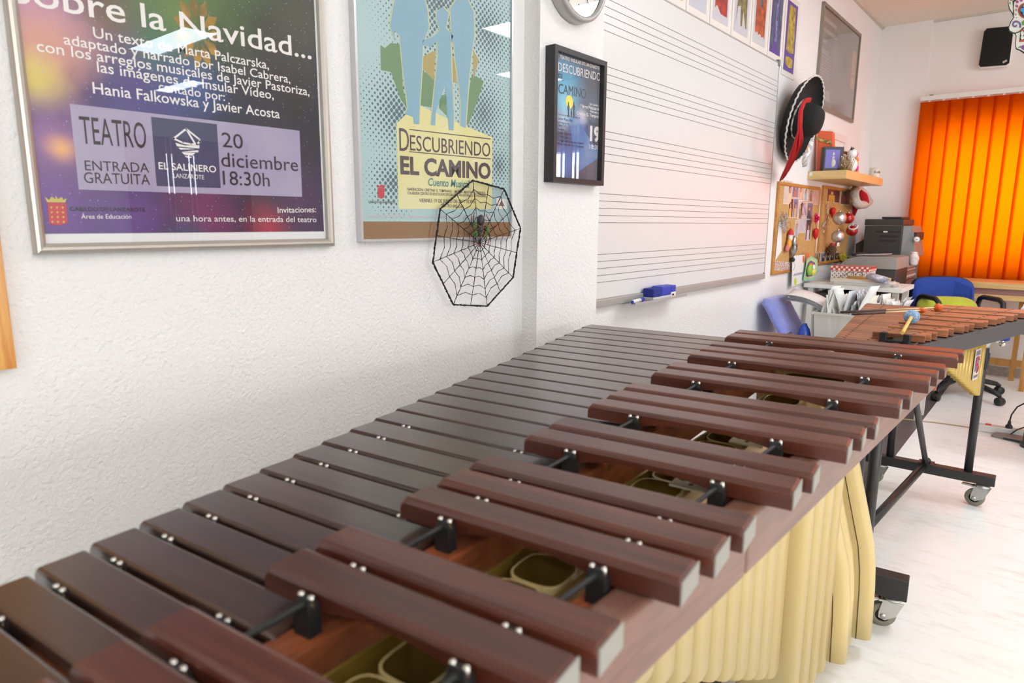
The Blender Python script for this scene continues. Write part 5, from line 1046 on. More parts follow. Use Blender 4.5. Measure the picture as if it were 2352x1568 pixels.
# ================================================================== xylophone behind the marimba
A4 = math.radians(4.0); U2 = Vector((math.cos(A4), math.sin(A4), 0)); V2 = Vector((-math.sin(A4), math.cos(A4), 0)); UP = Vector((0, 0, 1))
xw_ = wood('xylophone_wood', (128, 76, 48), (172, 112, 74), A4, (3, 60, 60), 0.42, 0.15, 0.2)
xyl = thing('xylophone', 'lighter brown wooden xylophone on black wheeled stand beyond the marimba', 'xylophone', (1.0, 2.8, 0))
dgrey = mat('dark_grey_rail', (62, 60, 60), 0.5); xgold = mat('xylo_tube_gold', (190, 158, 76), 0.32, 0.25, coat=0.3)
def xL(y): return 0.879-0.1285*(y-2.226)
def xAL(y): return 0.972+0.072*(y-2.3)
def xR(y): return 1.104+0.2365*(y-2.27)
def xbar(x0, x1, y0, z, wd, th):
    p0 = Vector((x0, y0, z)); L_ = (x1-x0)/math.cos(A4); m = MB(); rings = []
    for s, t in ((0, 1), (0.25, 1), (0.33, 0.62), (0.67, 0.62), (0.75, 1), (1, 1)):
        c = p0+U2*(L_*s); h = wd/2; e = 0.002
        rings.append([c-V2*h-UP*th*t, c+V2*h-UP*th*t, c+V2*h-UP*e, c+V2*(h-e), c-V2*(h-e), c-V2*h-UP*e])
    return m.loft(rings, (True, True), False, False)
PX = 0.0407; hole_m = mat('bar_hole', (40, 26, 20), 0.8)
def holes(o, x0, x1, y, z):
    m = MB()
    for s in (0.22, 0.78):
        c = Vector((x0+(x1-x0)*s, y, z))+Vector((0, math.tan(A4)*(x1-x0)*s, 0)); m.lathe([(0.0045, 0.0), (0.0045, 0.0006), (0.0003, 0.0006)], c, (0, 0, 1), 10)
    obj('cord_holes', m, hole_m, o)
for i in range(26):
    y = 2.235+PX*i; x1 = xAL(y)+0.03
    o = obj('natural_bar', xbar(xL(y), x1, y, 0.85, 0.0372, 0.02), xw_, xyl); holes(o, xL(y), x1, y, 0.85)
for i in range(25):
    if i % 7 not in (1, 2, 3, 5, 6): continue
    y = 2.235+PX*(i+0.5); o = obj('accidental_bar', xbar(xAL(y), xR(y), y, 0.872, 0.031, 0.021), xw_, xyl); holes(o, xAL(y), xR(y), y, 0.872)
def xrail(f0, off, z0, z1, wd, m, nm, y0=2.2, y1=3.47):
    a, b_ = Vector((f0(y0)+off, y0, 0)), Vector((f0(y1)+off+0.0, y1, 0)); s = Vector((wd, 0, 0))
    return obj(nm, MB().hexa([a-s+UP*z0, a+s+UP*z0, b_+s+UP*z0, b_-s+UP*z0, a-s+UP*z1, a+s+UP*z1, b_+s+UP*z1, b_-s+UP*z1]).bevel(0.002), m, xyl)
rs = lambda y: xR(y)-0.0+0.07*0
xrail(rs, -0.012, 0.795, 0.848, 0.022, dgrey, 'side_rail', 2.26, 3.50); xrail(xL, 0.02, 0.775, 0.826, 0.012, dgrey, 'side_rail', 2.2, 3.5)
for f, o_ in ((xAL, 0.035), (lambda y: xR(y)-0.055, 0.0)): xrail(f, o_, 0.815, 0.848, 0.009, dgrey, 'bar_support', 2.24, 3.40)
for f, o_ in ((xL, 0.05), (xAL, -0.02)): xrail(f, o_, 0.79, 0.828, 0.009, dgrey, 'bar_support', 2.2, 3.40)
for i in range(26):    # cord posts between the accidentals
    if i % 7 in (0, 4) and i: 
        y = 2.235+PX*(i+0.62)
        for f in (lambda y: xAL(y)+0.036, lambda y: xR(y)-0.055): obj('cord_post', MB().obox((f(y), y, 0.857), U2*0.011, V2*0.008, (0, 0, 0.011)).bevel(0.003), rubber, xyl)
def xt(y): return 1.10+0.19*(y-2.6)-0.02
for i in range(26):
    y = 2.262+PX*i; x = xR(y)-0.115 if y < 2.7 else 1.09+0.155*(y-2.7)
    zb = min(0.72, 0.5+(3.3-y)*0.4)
    obj('resonator_tube', MB().lathe([(0.0005, zb-0.002), (0.0185, zb-0.001), (0.0188, zb), (0.0188, 0.792), (0.017, 0.792), (0.017, 0.7)], (x, y, 0), (0, 0, 1), 18), xgold, xyl)
# maker's plate on the tubes
def xc_(y): return 1.09+0.155*(y-2.7)+0.0195
pl0, pl1 = 3.13, 3.20; bd = Vector((xc_(pl1)-xc_(pl0), pl1-pl0, 0)); nn = Vector((bd.y, -bd.x, 0)).normalized(); c0 = Vector((xc_(pl0), pl0, 0))
def bq(u, z, d): return c0+bd*u+nn*d+UP*z
bz1, bz0 = 0.715, 0.592
pl_ = obj('name_plate', MB().hexa([bq(0, bz0, 0), bq(1, bz0, 0), bq(1, bz0, 0.002), bq(0, bz0, 0.002), bq(0, bz1, 0), bq(1, bz1, 0), bq(1, bz1, 0.002), bq(0, bz1, 0.002)]), mat('plate_white', (214, 212, 208), 0.4), xyl)
m = MB()
for a, b_ in ((0.0, 0.28), (0.72, 1.0)): m.poly([bq(0.1, bz0+(bz1-bz0)*(0.06+a*0.0 if a == 0 else 0.8), 0.0024), bq(0.9, bz0+(bz1-bz0)*(0.06 if a == 0 else 0.8), 0.0024), bq(0.9, bz0+(bz1-bz0)*(0.16 if a == 0 else 0.96), 0.0024), bq(0.1, bz0+(bz1-bz0)*(0.16 if a == 0 else 0.96), 0.0024)])
m.poly([bq(0.12, bz0+0.034, 0.0024), bq(0.88, bz0+0.034, 0.0024), bq(0.88, bz1-0.03, 0.0024), bq(0.12, bz1-0.03, 0.0024)])
obj('plate_print', m, mat('plate_grey_violet', (120, 104, 122), 0.5), pl_)
m = MB(); m.tube([bq(0.5+0.26*math.cos(t)*(1 if t < 1.5*PI else 1), (bz0+bz1)/2+0.012+0.019*math.sin(t), 0.003) for t in [0.3+k*0.35 for k in range(13)]], 0.003, 6); m.tube([bq(0.5-0.26*math.cos(t), (bz0+bz1)/2-0.016+0.016*math.sin(t), 0.003) for t in [PI-1.9+k*0.3 for k in range(13)]], 0.003, 6)
obj('plate_emblem', m, mat('emblem_red', (196, 60, 80), 0.5), pl_)
# stand
def post_(x, y, z1, nm='leg', r=0.0165): return obj(nm, MB().tube([(x, y, 0.13), (x, y, z1)], r, 16), black, xyl)
base = MB().obox((1.03, 3.392, 0.120), (0.255, 0.006, 0), (-0.0006, 0.024, 0), (0, 0, 0.021)).bevel(0.003); obj('foot_bar', base, black, xyl)
post_(1.185, 3.40, 0.8); post_(0.885, 3.385, 0.79)
ct_ = obj('leg_clamp', MB().lathe([(0.0165, 0.60), (0.023, 0.60), (0.023, 0.665), (0.0185, 0.67), (0.0185, 0.70)], (1.185, 3.40, 0), (0, 0, 1), 18), rubber, xyl)
obj('clamp_screw', MB().tube([(1.2, 3.39, 0.722), (1.235, 3.375, 0.722)], 0.006, 8).ball((1.245, 3.372, 0.715), 0.012, 10, 8, (1, 0.6, 1)).lathe([(0.0005, 0.69), (0.02, 0.69), (0.02, 0.755), (0.0005, 0.755)], (1.185, 3.40, 0), (0, 0, 1), 14), steel, xyl)
tp = fl(2085, 812, 0.8)
obj('strut', MB().tube([(1.03, 3.372, 0.145), tp], 0.0115, 12), black, xyl); obj('strut_bracket', MB().obox((1.03, 3.378, 0.147), (0.03, 0, 0), (0, 0.026, 0), (0, 0, 0.004)).lathe([(0.012, 0.0), (0.018, 0.0), (0.018, 0.014), (0.012, 0.02)], (1.03, 3.373, 0.15), (0, 0, 1), 12), black, xyl)
obj('long_tube', MB().tube([(1.02, 3.37, 0.128), (0.955, 2.29, 0.128)], 0.0165, 14), black, xyl)
obj('foot_bar', MB().obox((0.85, 2.29, 0.118), (0.16, 0.004, 0), (-0.0005, 0.024, 0), (0, 0, 0.026)).bevel(0.003), black, xyl); post_(0.84, 2.29, 0.79); post_(0.97, 2.295, 0.8)
caster(xyl, (1.222, 3.382, 0), (1, -0.15, 0)); caster(xyl, (0.83, 3.385, 0), (1, -0.15, 0)); caster(xyl, (0.74, 2.29, 0), (0.5, 0.8, 0)); caster(xyl, (0.95, 2.29, 0), (0.5, 0.8, 0))
# end bracket at the near end
h1, h2 = bk(2029, 774, 2.262), bk(2083, 780, 2.262)
m = MB().obox(h1, (0.009, 0, 0), (0, 0.012, 0), (0, 0, 0.016)).obox(h2, (0.009, 0, 0), (0, 0.012, 0), (0, 0, 0.016)); m.obox((h1+h2)/2-UP*0.011, ((h2-h1).x/2, 0, (h2-h1).z/2), (0, 0.004, 0), (0, 0, 0.005)); obj('end_bracket', m.bevel(0.002), rubber, xyl)
obj('end_rail', MB().obox((0.99, 2.2, 0.806), (0.10, 0.004, 0), (0, 0.012, 0), (0, 0, 0.022)), dgrey, xyl); obj('end_rail', MB().obox((1.04, 3.475, 0.806), (0.33, 0.012, 0), (0, 0.014, 0), (0, 0, 0.024)), black, xyl)
obj('corner_block', MB().obox(bk(2346, 750, 3.5)+Vector((0.03, 0, 0)), (0.04, 0, 0), (0, 0.02, 0), (0, 0, 0.03)).bevel(0.003), mat('corner_green_black', (56, 64, 56), 0.5), xyl)

# ---- mallets lying on the xylophone
gripm = mat('mallet_grip', (76, 58, 50), 0.6); cane = mat('pale_cane', (222, 204, 160), 0.5); orb = mat('orange_head', (224, 104, 28), 0.5, noise=(160, 0.12, (196, 78, 20))); yst = mat('yellow_stick', (224, 184, 92), 0.5)
def mallet(label, a, b_, rg, rs, head, hm, hr, split, gm_, sm_, sc=(1, 1, 1)):
    a, b_ = Vector(a), Vector(b_); t = thing('mallet', label, 'mallet', tuple(a), 'mallets on the xylophone'); mid = a.lerp(b_, split)
    if split > 0: obj('grip', MB().tube([a, mid], rg, 10), gm_, t)
    obj('stick', MB().tube([mid, b_], rs, 10), sm_, t); h = obj('head', MB().ball(b_, hr, 20, 14, sc), hm, t); return t, b_
hz = 0.872
mallet('orange headed mallet with dark grip, the farther of the two', fl(1931, 717, 0.866), fl(2155, 706, hz+0.015), 0.0052, 0.0026, None, orb, 0.0155, 0.46, gripm, cane)
mallet('orange headed mallet with dark grip, nearer, its head half hidden by the blue mallet', fl(1958, 721, 0.874), fl(2118, 712.5, hz+0.012), 0.0052, 0.0026, None, orb, 0.012, 0.46, gripm, cane, (1, 0.8, 0.9))
t, b_ = mallet('mallet with a blue and white yarn head and yellow stick', fl(2072.5, 764, 0.884), fl(2094, 727, 0.895), 0.0, 0.0055, None, mat('blue_yarn', (92, 150, 204), 0.9, noise=(420, 0.06, (196, 214, 230), 1), bump=(500, 1.0, 0.004)), 0.0245, 0.0, cane, yst, (1, 1, 0.95))
# ================================================================== the far corner: printers, desk, chairs, papers
pgrey = mat('printer_grey', (58, 58, 56), 0.5); psil = mat('printer_silver', (150, 148, 144), 0.4); plight = mat('printer_light', (128, 128, 126), 0.45); slot = mat('printer_slot', (36, 36, 36), 0.6)
# multifunction printer on a shelf unit
yp = 5.92; x0, x1 = bk(1988, 505, yp).x, bk(2076, 505, yp).x; zt = bk(2030, 503, yp).z; zb = 0.948; y1 = 6.36; xf = x1+0.10
mp_ = thing('office_printer', 'dark grey multifunction printer standing high beside the orange blind', 'printer', ((x0+x1)/2, 6.1, zb))
obj('body', MB().box((x0, yp, zb), (x1, y1, zt-0.05)).bevel(0.006), pgrey, mp_); obj('scanner_lid', MB().box((x0-0.004, yp-0.003, zt-0.047), (x1+0.002, y1, zt)).bevel(0.006), pgrey, mp_)
obj('feeder', MB().box((x0+0.11, yp+0.02, zt+0.001), (x1-0.02, y1-0.06, zt+0.018)).bevel(0.004), mat('feeder_black', (40, 40, 40), 0.5), mp_)
obj('front_panel', MB().hexa([(x1, yp+0.002, zb), (xf, yp+0.03, zb), (xf, y1-0.03, zb), (x1, y1, zb), (x1, yp+0.002, zt-0.05), (xf-0.04, yp+0.03, zt-0.05), (xf-0.04, y1-0.03, zt-0.05), (x1, y1, zt-0.05)]).bevel(0.005), plight, mp_)
obj('control_strip', MB().box((xf-0.038, yp+0.05, zt-0.16), (xf-0.01, y1-0.06, zt-0.1)).bevel(0.004), slot, mp_)
m = MB()
for k, (a, b_) in enumerate(((0.09, 0.28), (0.12, 0.27), (0.12, 0.26))): m.box((x0+a*0.9, yp-0.001, zt-0.105-k*0.035), (x0+b_*0.9, yp+0.001, zt-0.09-k*0.035))
obj('vent_slots', m, slot, mp_); obj('small_badge', MB().box((x0+0.135, yp-0.0016, zt-0.102), (x0+0.165, yp-0.0006, zt-0.092)), wht, mp_)
obj('rear_tray', MB().poly([(x0-0.062, yp+0.03, zb+0.09), (x0-0.001, yp+0.03, zb+0.13), (x0-0.001, yp+0.03, zb+0.015), (x0-0.056, yp+0.03, zb+0.015)], (0, 0.25, 0)), slot, mp_)
t = thing('paper_roll', 'small white paper roll on top of the printer front by the orange blind', 'paper roll', (xf+0.02, yp+0.04, 1.1)); c = Vector((xf-0.005, yp+0.02, 1.083)); obj('roll', MB().lathe([(0.004, -0.02), (0.02, -0.02), (0.02, 0.02), (0.004, 0.02)], c, (0.3, -1, 0), 16), paper_w, t); obj('core', MB().lathe([(0.0005, -0.019), (0.004, -0.019), (0.004, 0.019), (0.0005, 0.019)], c, (0.3, -1, 0), 10), slot, t)
su = thing('shelf_unit', 'grey shelf unit carrying the dark printer and stacks of old papers', 'shelf unit', (0.3, 6.1, 0)); gm_ = mat('unit_grey', (134, 134, 130), 0.5)
for z in (0.925, 0.62, 0.3, 0.06): obj('shelf', MB().box((0.06, 5.86, z), (x1+0.055, 6.42, z+0.022)).bevel(0.002), gm_, su)
for (x, y) in ((0.06, 5.86), (x1+0.03, 5.86), (0.06, 6.395), (x1+0.03, 6.395)): obj('upright', MB().box((x, y, 0), (x+0.025, y+0.025, 0.925)), gm_, su)
rg = random.Random(4); cols_ = [(206, 196, 186), (180, 150, 138), (226, 222, 216), (150, 108, 96), (196, 180, 172), (120, 96, 90)]
for sidx, (z, zt2) in enumerate(((0.643, 0.9), (0.323, 0.6), (0.083, 0.28))):
    t = thing('paper_stack', 'stack of old magazines and papers on the %s shelf of the grey shelf unit' % ('upper', 'middle', 'lowest')[sidx], 'paper stack', (0.3, 6.1, z)); k = 0
    while z < zt2 and k < 30:
        h = rg.uniform(0.006, 0.016); dx, dy = rg.uniform(-0.02, 0.03), rg.uniform(-0.02, 0.02)
        obj('magazine', MB().box((0.12+dx, 5.90+dy, z), (x1+0.045+dx, 6.34+dy, z+h)), mat('magazine%d' % (k % 6), cols_[k % 6], 0.6, noise=(18, 0.2, cols_[(k+2) % 6])), t); z += h+0.0003; k += 1
t = thing('crumpled_bag', 'crumpled pale pink plastic bag hanging on the right side of the shelf unit', 'bag', tuple(bk(2098, 598, 5.87))); c = bk(2098, 596, 5.85); rows = []
for i in range(9):
    rows.append([c+Vector((0.035*math.cos(2*PI*j/10)*(0.4+0.6*math.sin(0.3+i*0.3))+rg.uniform(-.006, .006), 0.03*math.sin(2*PI*j/10)+rg.uniform(-.006, .006), 0.06-i*0.013)) for j in range(10)])
obj('film', MB().loft(rows, (True, True)), mat('film_pink', (222, 190, 186), 0.25, noise=(60, 0.2, (240, 234, 232))), t)
# laser printer on a low cabinet
yl = 5.36; lx0, lx1 = bk(1936, 600, yl).x, bk(2042, 600, yl).x; lzt, lzm = bk(1990, 588, yl).z, bk(2000, 617, yl).z; ly1 = 5.80
lp_ = thing('laser_printer', 'large grey laser printer with silver top in front of the dark printer', 'printer', ((lx0+lx1)/2, 5.6, 0.56))
obj('body', MB().box((lx0+0.004, yl+0.006, 0.56), (lx1+0.05, ly1, lzm)).bevel(0.006), pgrey, lp_)
top = [(lx0-0.03, lzm), (lx1+0.056, lzm), (lx1+0.05, lzt-0.006), (lx1+0.0, lzt), (lx0+0.1, lzt-0.004), (lx0+0.02, lzt-0.028), (lx0-0.03, lzm+0.012)]
obj('silver_top', MB().poly([(x, yl, z) for x, z in top], (0, ly1-yl, 0)).bevel(0.004), psil, lp_)
obj('output_well', MB().poly([(lx0+0.08, yl+0.02, lzt+0.001), (lx1-0.05, yl+0.02, lzt+0.012), (lx1-0.02, yl+0.2, lzt+0.012), (lx0+0.1, yl+0.2, lzt+0.001)], (0, 0, 0.006)).bevel(0.002), mat('well_light', (186, 184, 180), 0.35), lp_)
obj('paper_flap', MB().box((lx0+0.03, yl+0.1, lzt-0.008), (lx0+0.09, yl+0.34, lzt+0.012)).bevel(0.003), slot, lp_)
m = MB()
for k in range(3): m.box((lx1+0.049, yl+0.03, 0.6+k*0.07), (lx1+0.053, ly1-0.03, 0.604+k*0.07))
obj('drawer_lines', m, slot, lp_)
cb = thing('low_cabinet', 'low pale cabinet under the large laser printer', 'cabinet', (0.3, 5.6, 0)); obj('carcass', MB().box((0.03, 5.34, 0), (lx1+0.08, 5.83, 0.555)).bevel(0.003), mat('cabinet_pale', (206, 200, 190), 0.5), cb); obj('door', MB().box((lx1+0.081, 5.36, 0.04), (lx1+0.097, 5.81, 0.53)).bevel(0.002), mat('cabinet_pale', (206, 200, 190), 0.5), cb)
# white desk
zd = 0.79; dy0, dy1 = 4.86, 5.30; dm_ = mat('desk_white', (232, 230, 224), 0.4)
dk = thing('white_desk', 'narrow white desk under the cork boards with box and papers on it', 'desk', (0.3, 5.05, 0)); obj('top', MB().box((0.02, dy0, zd-0.028), (0.62, dy1, zd)).bevel(0.002), dm_, dk)
for x, y in ((0.04, 4.9), (0.56, 4.9), (0.04, 5.25), (0.56, 5.25)): obj('leg', MB().box((x, y, 0), (x+0.035, y+0.035, zd-0.028)), dm_, dk)
obj('under_desk_shade', MB().box((0.09, dy0+0.02, zd-0.10), (0.53, dy1-0.05, zd-0.06)).bevel(0.003), mat('desk_shade_black', (36, 36, 36), 0.6), dk)  # black box standing in for the shade beneath the desk top
# polka dot box
def dots(name, base, dot, sp_, r, z0=None):
    m = bpy.data.materials.new(name); m.use_nodes = True; nt = m.node_tree; L = nt.links.new; b = nt.nodes['Principled BSDF']; b.inputs['Roughness'].default_value = 0.5
    tc = nt.nodes.new('ShaderNodeTexCoord'); v = nt.nodes.new('ShaderNodeTexVoronoi'); v.inputs['Scale'].default_value = 1/sp_; v.inputs['Randomness'].default_value = 0.0; mp = nt.nodes.new('ShaderNodeMapping'); mp.inputs['Rotation'].default_value = (0.0, 0.785, 0.0); L(tc.outputs['Object'], mp.inputs[0]); mp.inputs['Location'].default_value = (0.2*sp_, 0.5*sp_, 0)
    L(mp.outputs[0], v.inputs['Vector']); lt = nt.nodes.new('ShaderNodeMath'); lt.operation = 'LESS_THAN'; lt.inputs[1].default_value = r/sp_; L(v.outputs['Distance'], lt.inputs[0])
    x = nt.nodes.new('ShaderNodeMix'); x.data_type = 'RGBA'; x.inputs[6].default_value = (*srgb(*base), 1); x.inputs[7].default_value = (*srgb(*dot), 1); L(lt.outputs[0], x.inputs[0]); L(x.outputs[2], b.inputs['Base Color']); return m
by0 = 5.06; bx0, bx1 = bk(1907, 640, by0).x, bk(1995, 640, by0).x; bz1 = bk(1950, 612, by0).z
pbx = thing('polka_dot_box', 'white cardboard box with brown dots and red dotted lid on the desk', 'box', ((bx0+bx1)/2, by0+0.1, zd)); obj('box', MB().box((bx0, by0, zd+0.001), (bx1, by0+0.2, bz1-0.02)), dots('dots_brown', (232, 226, 222), (120, 60, 60), 0.019, 0.0062), pbx); obj('lid', MB().box((bx0-0.004, by0-0.004, bz1-0.032), (bx1+0.004, by0+0.204, bz1)).bevel(0.002), dots('dots_white', (188, 62, 54), (236, 224, 214), 0.023, 0.0085), pbx)
# papers and a wooden recorder on the desk
for k in range(9):
    z = zd+0.0012+k*0.004; dx = rg.uniform(-0.015, 0.015)
    o = obj('paper_pad', MB().box((0.2+dx, 4.865+rg.uniform(-.006, .004), z), (0.56+dx, 5.045, z+0.0036)), mat('pad%d' % (k % 3), ((226, 224, 220), (206, 206, 212), (222, 214, 190))[k % 3], 0.6)); tag(o, 'flat pad of papers stacked on the front of the white desk', 'paper', 'papers stacked on the desk front')
zp_ = zd+0.0395
t = thing('recorder', 'wooden recorder with dark end lying on the papers in front of the dotted box', 'recorder', (0.4, 4.95, zp_)); a, b_ = Vector((0.27, 4.98, zp_+0.011)), Vector((0.545, 4.93, zp_+0.011)); obj('tube', MB().tube([a, b_], 0.010, 12), mat('recorder_wood', (206, 160, 88), 0.4), t); obj('dark_end', MB().tube([b_, b_+(b_-a)*0.05], 0.0105, 12), INK, t)
t = thing('spectacles', 'thin dark wire spectacles on the papers before the dotted box', 'spectacles', (0.27, 5.02, zp_)); m = MB(); c = Vector((0.30, 5.025, zp_+0.024))
for q in (-1, 1): m.tube([c+Vector((q*0.028+0.021*math.cos(a), 0, 0.018*math.sin(a))) for a in [2*PI*k/16 for k in range(16)]], 0.0022, 5, closed=True); m.tube([c+Vector((q*0.049, 0, 0.006)), c+Vector((q*0.055-0.03, -0.06, -0.02))], 0.002, 5)
obj('wire_frame', m, INK, t)
t = thing('rolled_newspaper', 'loosely rolled newspaper sticking out over the right end of the desk', 'newspaper', (0.6, 4.9, zd)); a, b_ = Vector((0.42, 4.90, zp_+0.028)), bk(2036, 645, 4.84)
m = MB(); d = (b_-a).normalized(); u = d.cross(UP).normalized(); v = u.cross(d); rows = []
for k in range(36): an = k*0.42; r = 0.008+0.0006*k; rows.append([p+u*(r*1.5*math.cos(an))+v*(r*0.8*math.sin(an)) for p in (a, a.lerp(b_, 0.5), b_)])
obj('roll', m.grid(rows), mat('newsprint', (206, 204, 208), 0.8, noise=(50, 0.12, (150, 152, 176))), t, solid=0.0012)

# ---- blue upholstered chair against the wall, crate and loose sheets
peri = mat('periwinkle_velvet', (112, 122, 190), 0.9, sheen=0.6, noise=(16, 0.2, (132, 140, 208)), bump=(90, 0.3, 0.003))
cy0, cy1 = 4.00, 4.40; bc = thing('upholstered_chair', 'periwinkle blue upholstered chair against the wall behind the marimba', 'chair', (0.25, 4.2, 0))
prof = [(0.045, 0.735), (0.07, 0.70), (0.105, 0.64), (0.15, 0.57), (0.19, 0.50), (0.215, 0.43)]
def ringp(x, z, h, yy0, yy1, ang): 
    n = 20; o = []
    for k in range(n): a = 2*PI*k/n; o.append(Vector((x+h*math.cos(a)*math.cos(ang), (yy0+yy1)/2+(yy1-yy0)/2*math.copysign(abs(math.sin(a))**0.35, math.sin(a)), z+h*math.cos(a)*math.sin(ang))))
    return o
rings = [ringp(0.038, 0.752, 0.012, cy0+0.03, cy1-0.03, 0.5)]+[ringp(x, z, 0.03, cy0, cy1, 0.5) for x, z in prof]
obj('backrest', MB().loft(rings, (True, True)), peri, bc)
obj('seat', MB().box((0.17, 3.98, 0.41), (0.66, 4.44, 0.475)).bevel(0.02, 3), peri, bc)
for x, y in ((0.21, 4.02), (0.61, 4.02), (0.21, 4.39), (0.61, 4.39)): obj('leg', MB().tube([(x, y, 0), (x, y, 0.42)], 0.014, 10), black, bc)
cr = thing('plastic_crate', 'milky translucent plastic crate on the blue chair stuffed with papers', 'crate', (0.48, 4.2, 0.476))
crm = bpy.data.materials.new('milky_plastic'); crm.use_nodes = True; b = crm.node_tree.nodes['Principled BSDF']; b.inputs['Base Color'].default_value = (*srgb(226, 224, 216), 1); b.inputs['Roughness'].default_value = 0.3; b.inputs['Alpha'].default_value = 0.55
m = MB(); a = [(0.325, 4.03), (0.64, 4.03), (0.64, 4.39), (0.325, 4.39)]; ins = 0.004; zc0, zc1 = 0.477, 0.70
def rq(k, z, g): cx, cy = 0.4825, 4.21; return [Vector((cx+(x-cx)*g, cy+(y-cy)*g, z)) for x, y in a]
m.loft([rq(0, zc0, 0.9), rq(0, zc1, 1.0), rq(0, zc1, 1.05), rq(0, zc1-0.012, 1.05)], (True, False), False, False); obj('wall', m, crm, cr, solid=0.002)
pw = [mat('sheet_white', (238, 237, 234), 0.7), mat('sheet_grey', (206, 206, 208), 0.7), mat('sheet_cream', (230, 224, 208), 0.7), mat('sheet_print', (226, 226, 226), 0.7, noise=(60, 0.1, (150, 150, 156)))]
def sheet(p0, p1, up, bend, mt, label, grp, curl=0.0, n=8):
    """a bent sheet: bottom edge p0-p1, rising along `up`, bending towards `bend`"""
    p0, p1, up, bend = Vector(p0), Vector(p1), Vector(up), Vector(bend); rows = []
    for i in range(n+1): t = i/n; rows.append([p0.lerp(p1, s)+up*t+bend*(t*t)+Vector((0, 0, -curl*t*t))+(p1-p0).cross(UP).normalized()*0.012*math.sin(PI*s) for s in (0, 0.25, 0.5, 0.75, 1)])
    o = obj('paper_sheet', MB().grid(rows), mt, None, solid=0.0007); return tag(o, label, 'paper', grp)
for k in range(26):
    x = 0.36+0.0105*k+rg.uniform(-.003, .003); yy = 4.08+rg.uniform(-0.02, 0.06); h = rg.uniform(0.24, 0.33); lean = rg.uniform(-0.05, 0.05)
    sheet((x, yy, 0.50), (x+rg.uniform(-0.006, 0.006), yy+0.2, 0.50), (0.02*lean, 0, h), (lean*1.2, rg.uniform(-0.02, 0.02), 0), pw[k % 4], 'loose sheet of paper standing crammed in the milky plastic crate', 'loose sheets in the crate')
for k, (px, py, ln_, m_) in enumerate(((1893, 655, 0.05, 0), (1908, 660, 0.03, 0), (1975, 655, 0.06, 0), (1950, 665, -0.08, 0))):
    p = bk(px, py, 4.1); sheet((p.x-0.02, 4.08, 0.56), (p.x+0.01, 4.16, 0.56), (0.02, 0, p.z-0.56), (ln_, 0, 0), pw[m_], ('tall curled white sheet rising at the left of the crate', 'second curled white sheet beside the tall one in the crate', 'tallest white sheet in the middle of the crate', 'white strip of paper leaning left out of the crate')[k], 'tall sheets in the crate')
tag(obj('folder_edge', MB().obox((0.585, 4.06, 0.60), (0.012, 0, 0), (0, 0.001, 0), (0.01, 0, 0.13)), mat('folder_green', (70, 190, 160), 0.5)), 'green plastic folder among the papers at the right of the crate', 'folder')
for k in range(9):     # sheets drooping over the chair back
    z = 0.0045*k; rows = []
    A_, B_, C_, D_ = bk(1893+k*0.5, 722-k*1.5, 4.12), bk(1880, 703-k*1.2, 4.12), bk(1845, 692-k*1.9, 4.14), bk(1800+rg.uniform(-8, 16), 690-k*1.7, 4.16)
    for i in range(11):
        t = i/10; p = A_*(1-t)**3+B_*(3*t*(1-t)**2)+C_*(3*t*t*(1-t))+D_*t**3
        rows.append([p+Vector((0.0, s*0.21, -0.01*math.sin(PI*s)+0.02*s*t)) for s in (0, 0.33, 0.66, 1)])
    tag(obj('paper_sheet', MB().grid(rows), pw[(0, 1, 3, 0, 1, 0, 3, 1, 0)[k]], None, solid=0.0008), 'sheet in the thick bundle drooping from the crate over the blue chair back', 'paper', 'sheets drooping over the blue chair')
t = thing('blue_bag', 'crumpled dark blue plastic bag stuffed between blue chair back and crate', 'bag', (0.27, 4.1, 0.48)); rows = []
for i in range(10): r = 0.045*math.sin(0.35+i*0.27); rows.append([Vector((0.268+r*0.8*math.cos(2*PI*j/12)+rg.uniform(-.005, .005), 4.08+r*math.sin(2*PI*j/12)+rg.uniform(-.005, .005), 0.477+0.016*i)) for j in range(12)])
obj('film', MB().loft(rows, (True, True)), mat('bag_blue', (36, 70, 170), 0.3), t)
# crate of papers on the right, behind the xylophone
for k in range(12):
    p = bk(2000+k*6, 692, 4.75); sheet((p.x, 4.72, 0.52), (p.x+0.02, 4.86, 0.52), (0, 0, rg.uniform(0.18, 0.25)), (rg.uniform(-0.06, 0.1), 0, 0), pw[(0, 1, 2, 3, 0, 0)[k % 6]], 'loose sheet standing in the second crate behind the xylophone', 'loose sheets in the second crate')
t = thing('plastic_crate', 'second plastic crate of papers on a low stool behind the xylophone', 'crate', (0.65, 4.79, 0.42)); m = MB(); cx, cy = 0.65, 4.79
m.loft([[Vector((cx+sx*0.17*g, cy+sy*0.1*g, z)) for sx, sy in ((-1, -1), (1, -1), (1, 1), (-1, 1))] for z, g in ((0.455, 0.9), (0.64, 1.0), (0.64, 1.06), (0.63, 1.06))], (True, False), False, False); obj('wall', m, crm, t, solid=0.002)
t = thing('low_stool', 'low pale stool under the second crate of papers', 'stool', (0.65, 4.79, 0)); obj('seat', MB().box((0.46, 4.66, 0.42), (0.84, 4.855, 0.453)).bevel(0.005), dm_, t)
for x, y in ((0.48, 4.68), (0.79, 4.68), (0.48, 4.82), (0.79, 4.82)): obj('leg', MB().box((x, y, 0), (x+0.03, y+0.03, 0.42)), dm_, t)

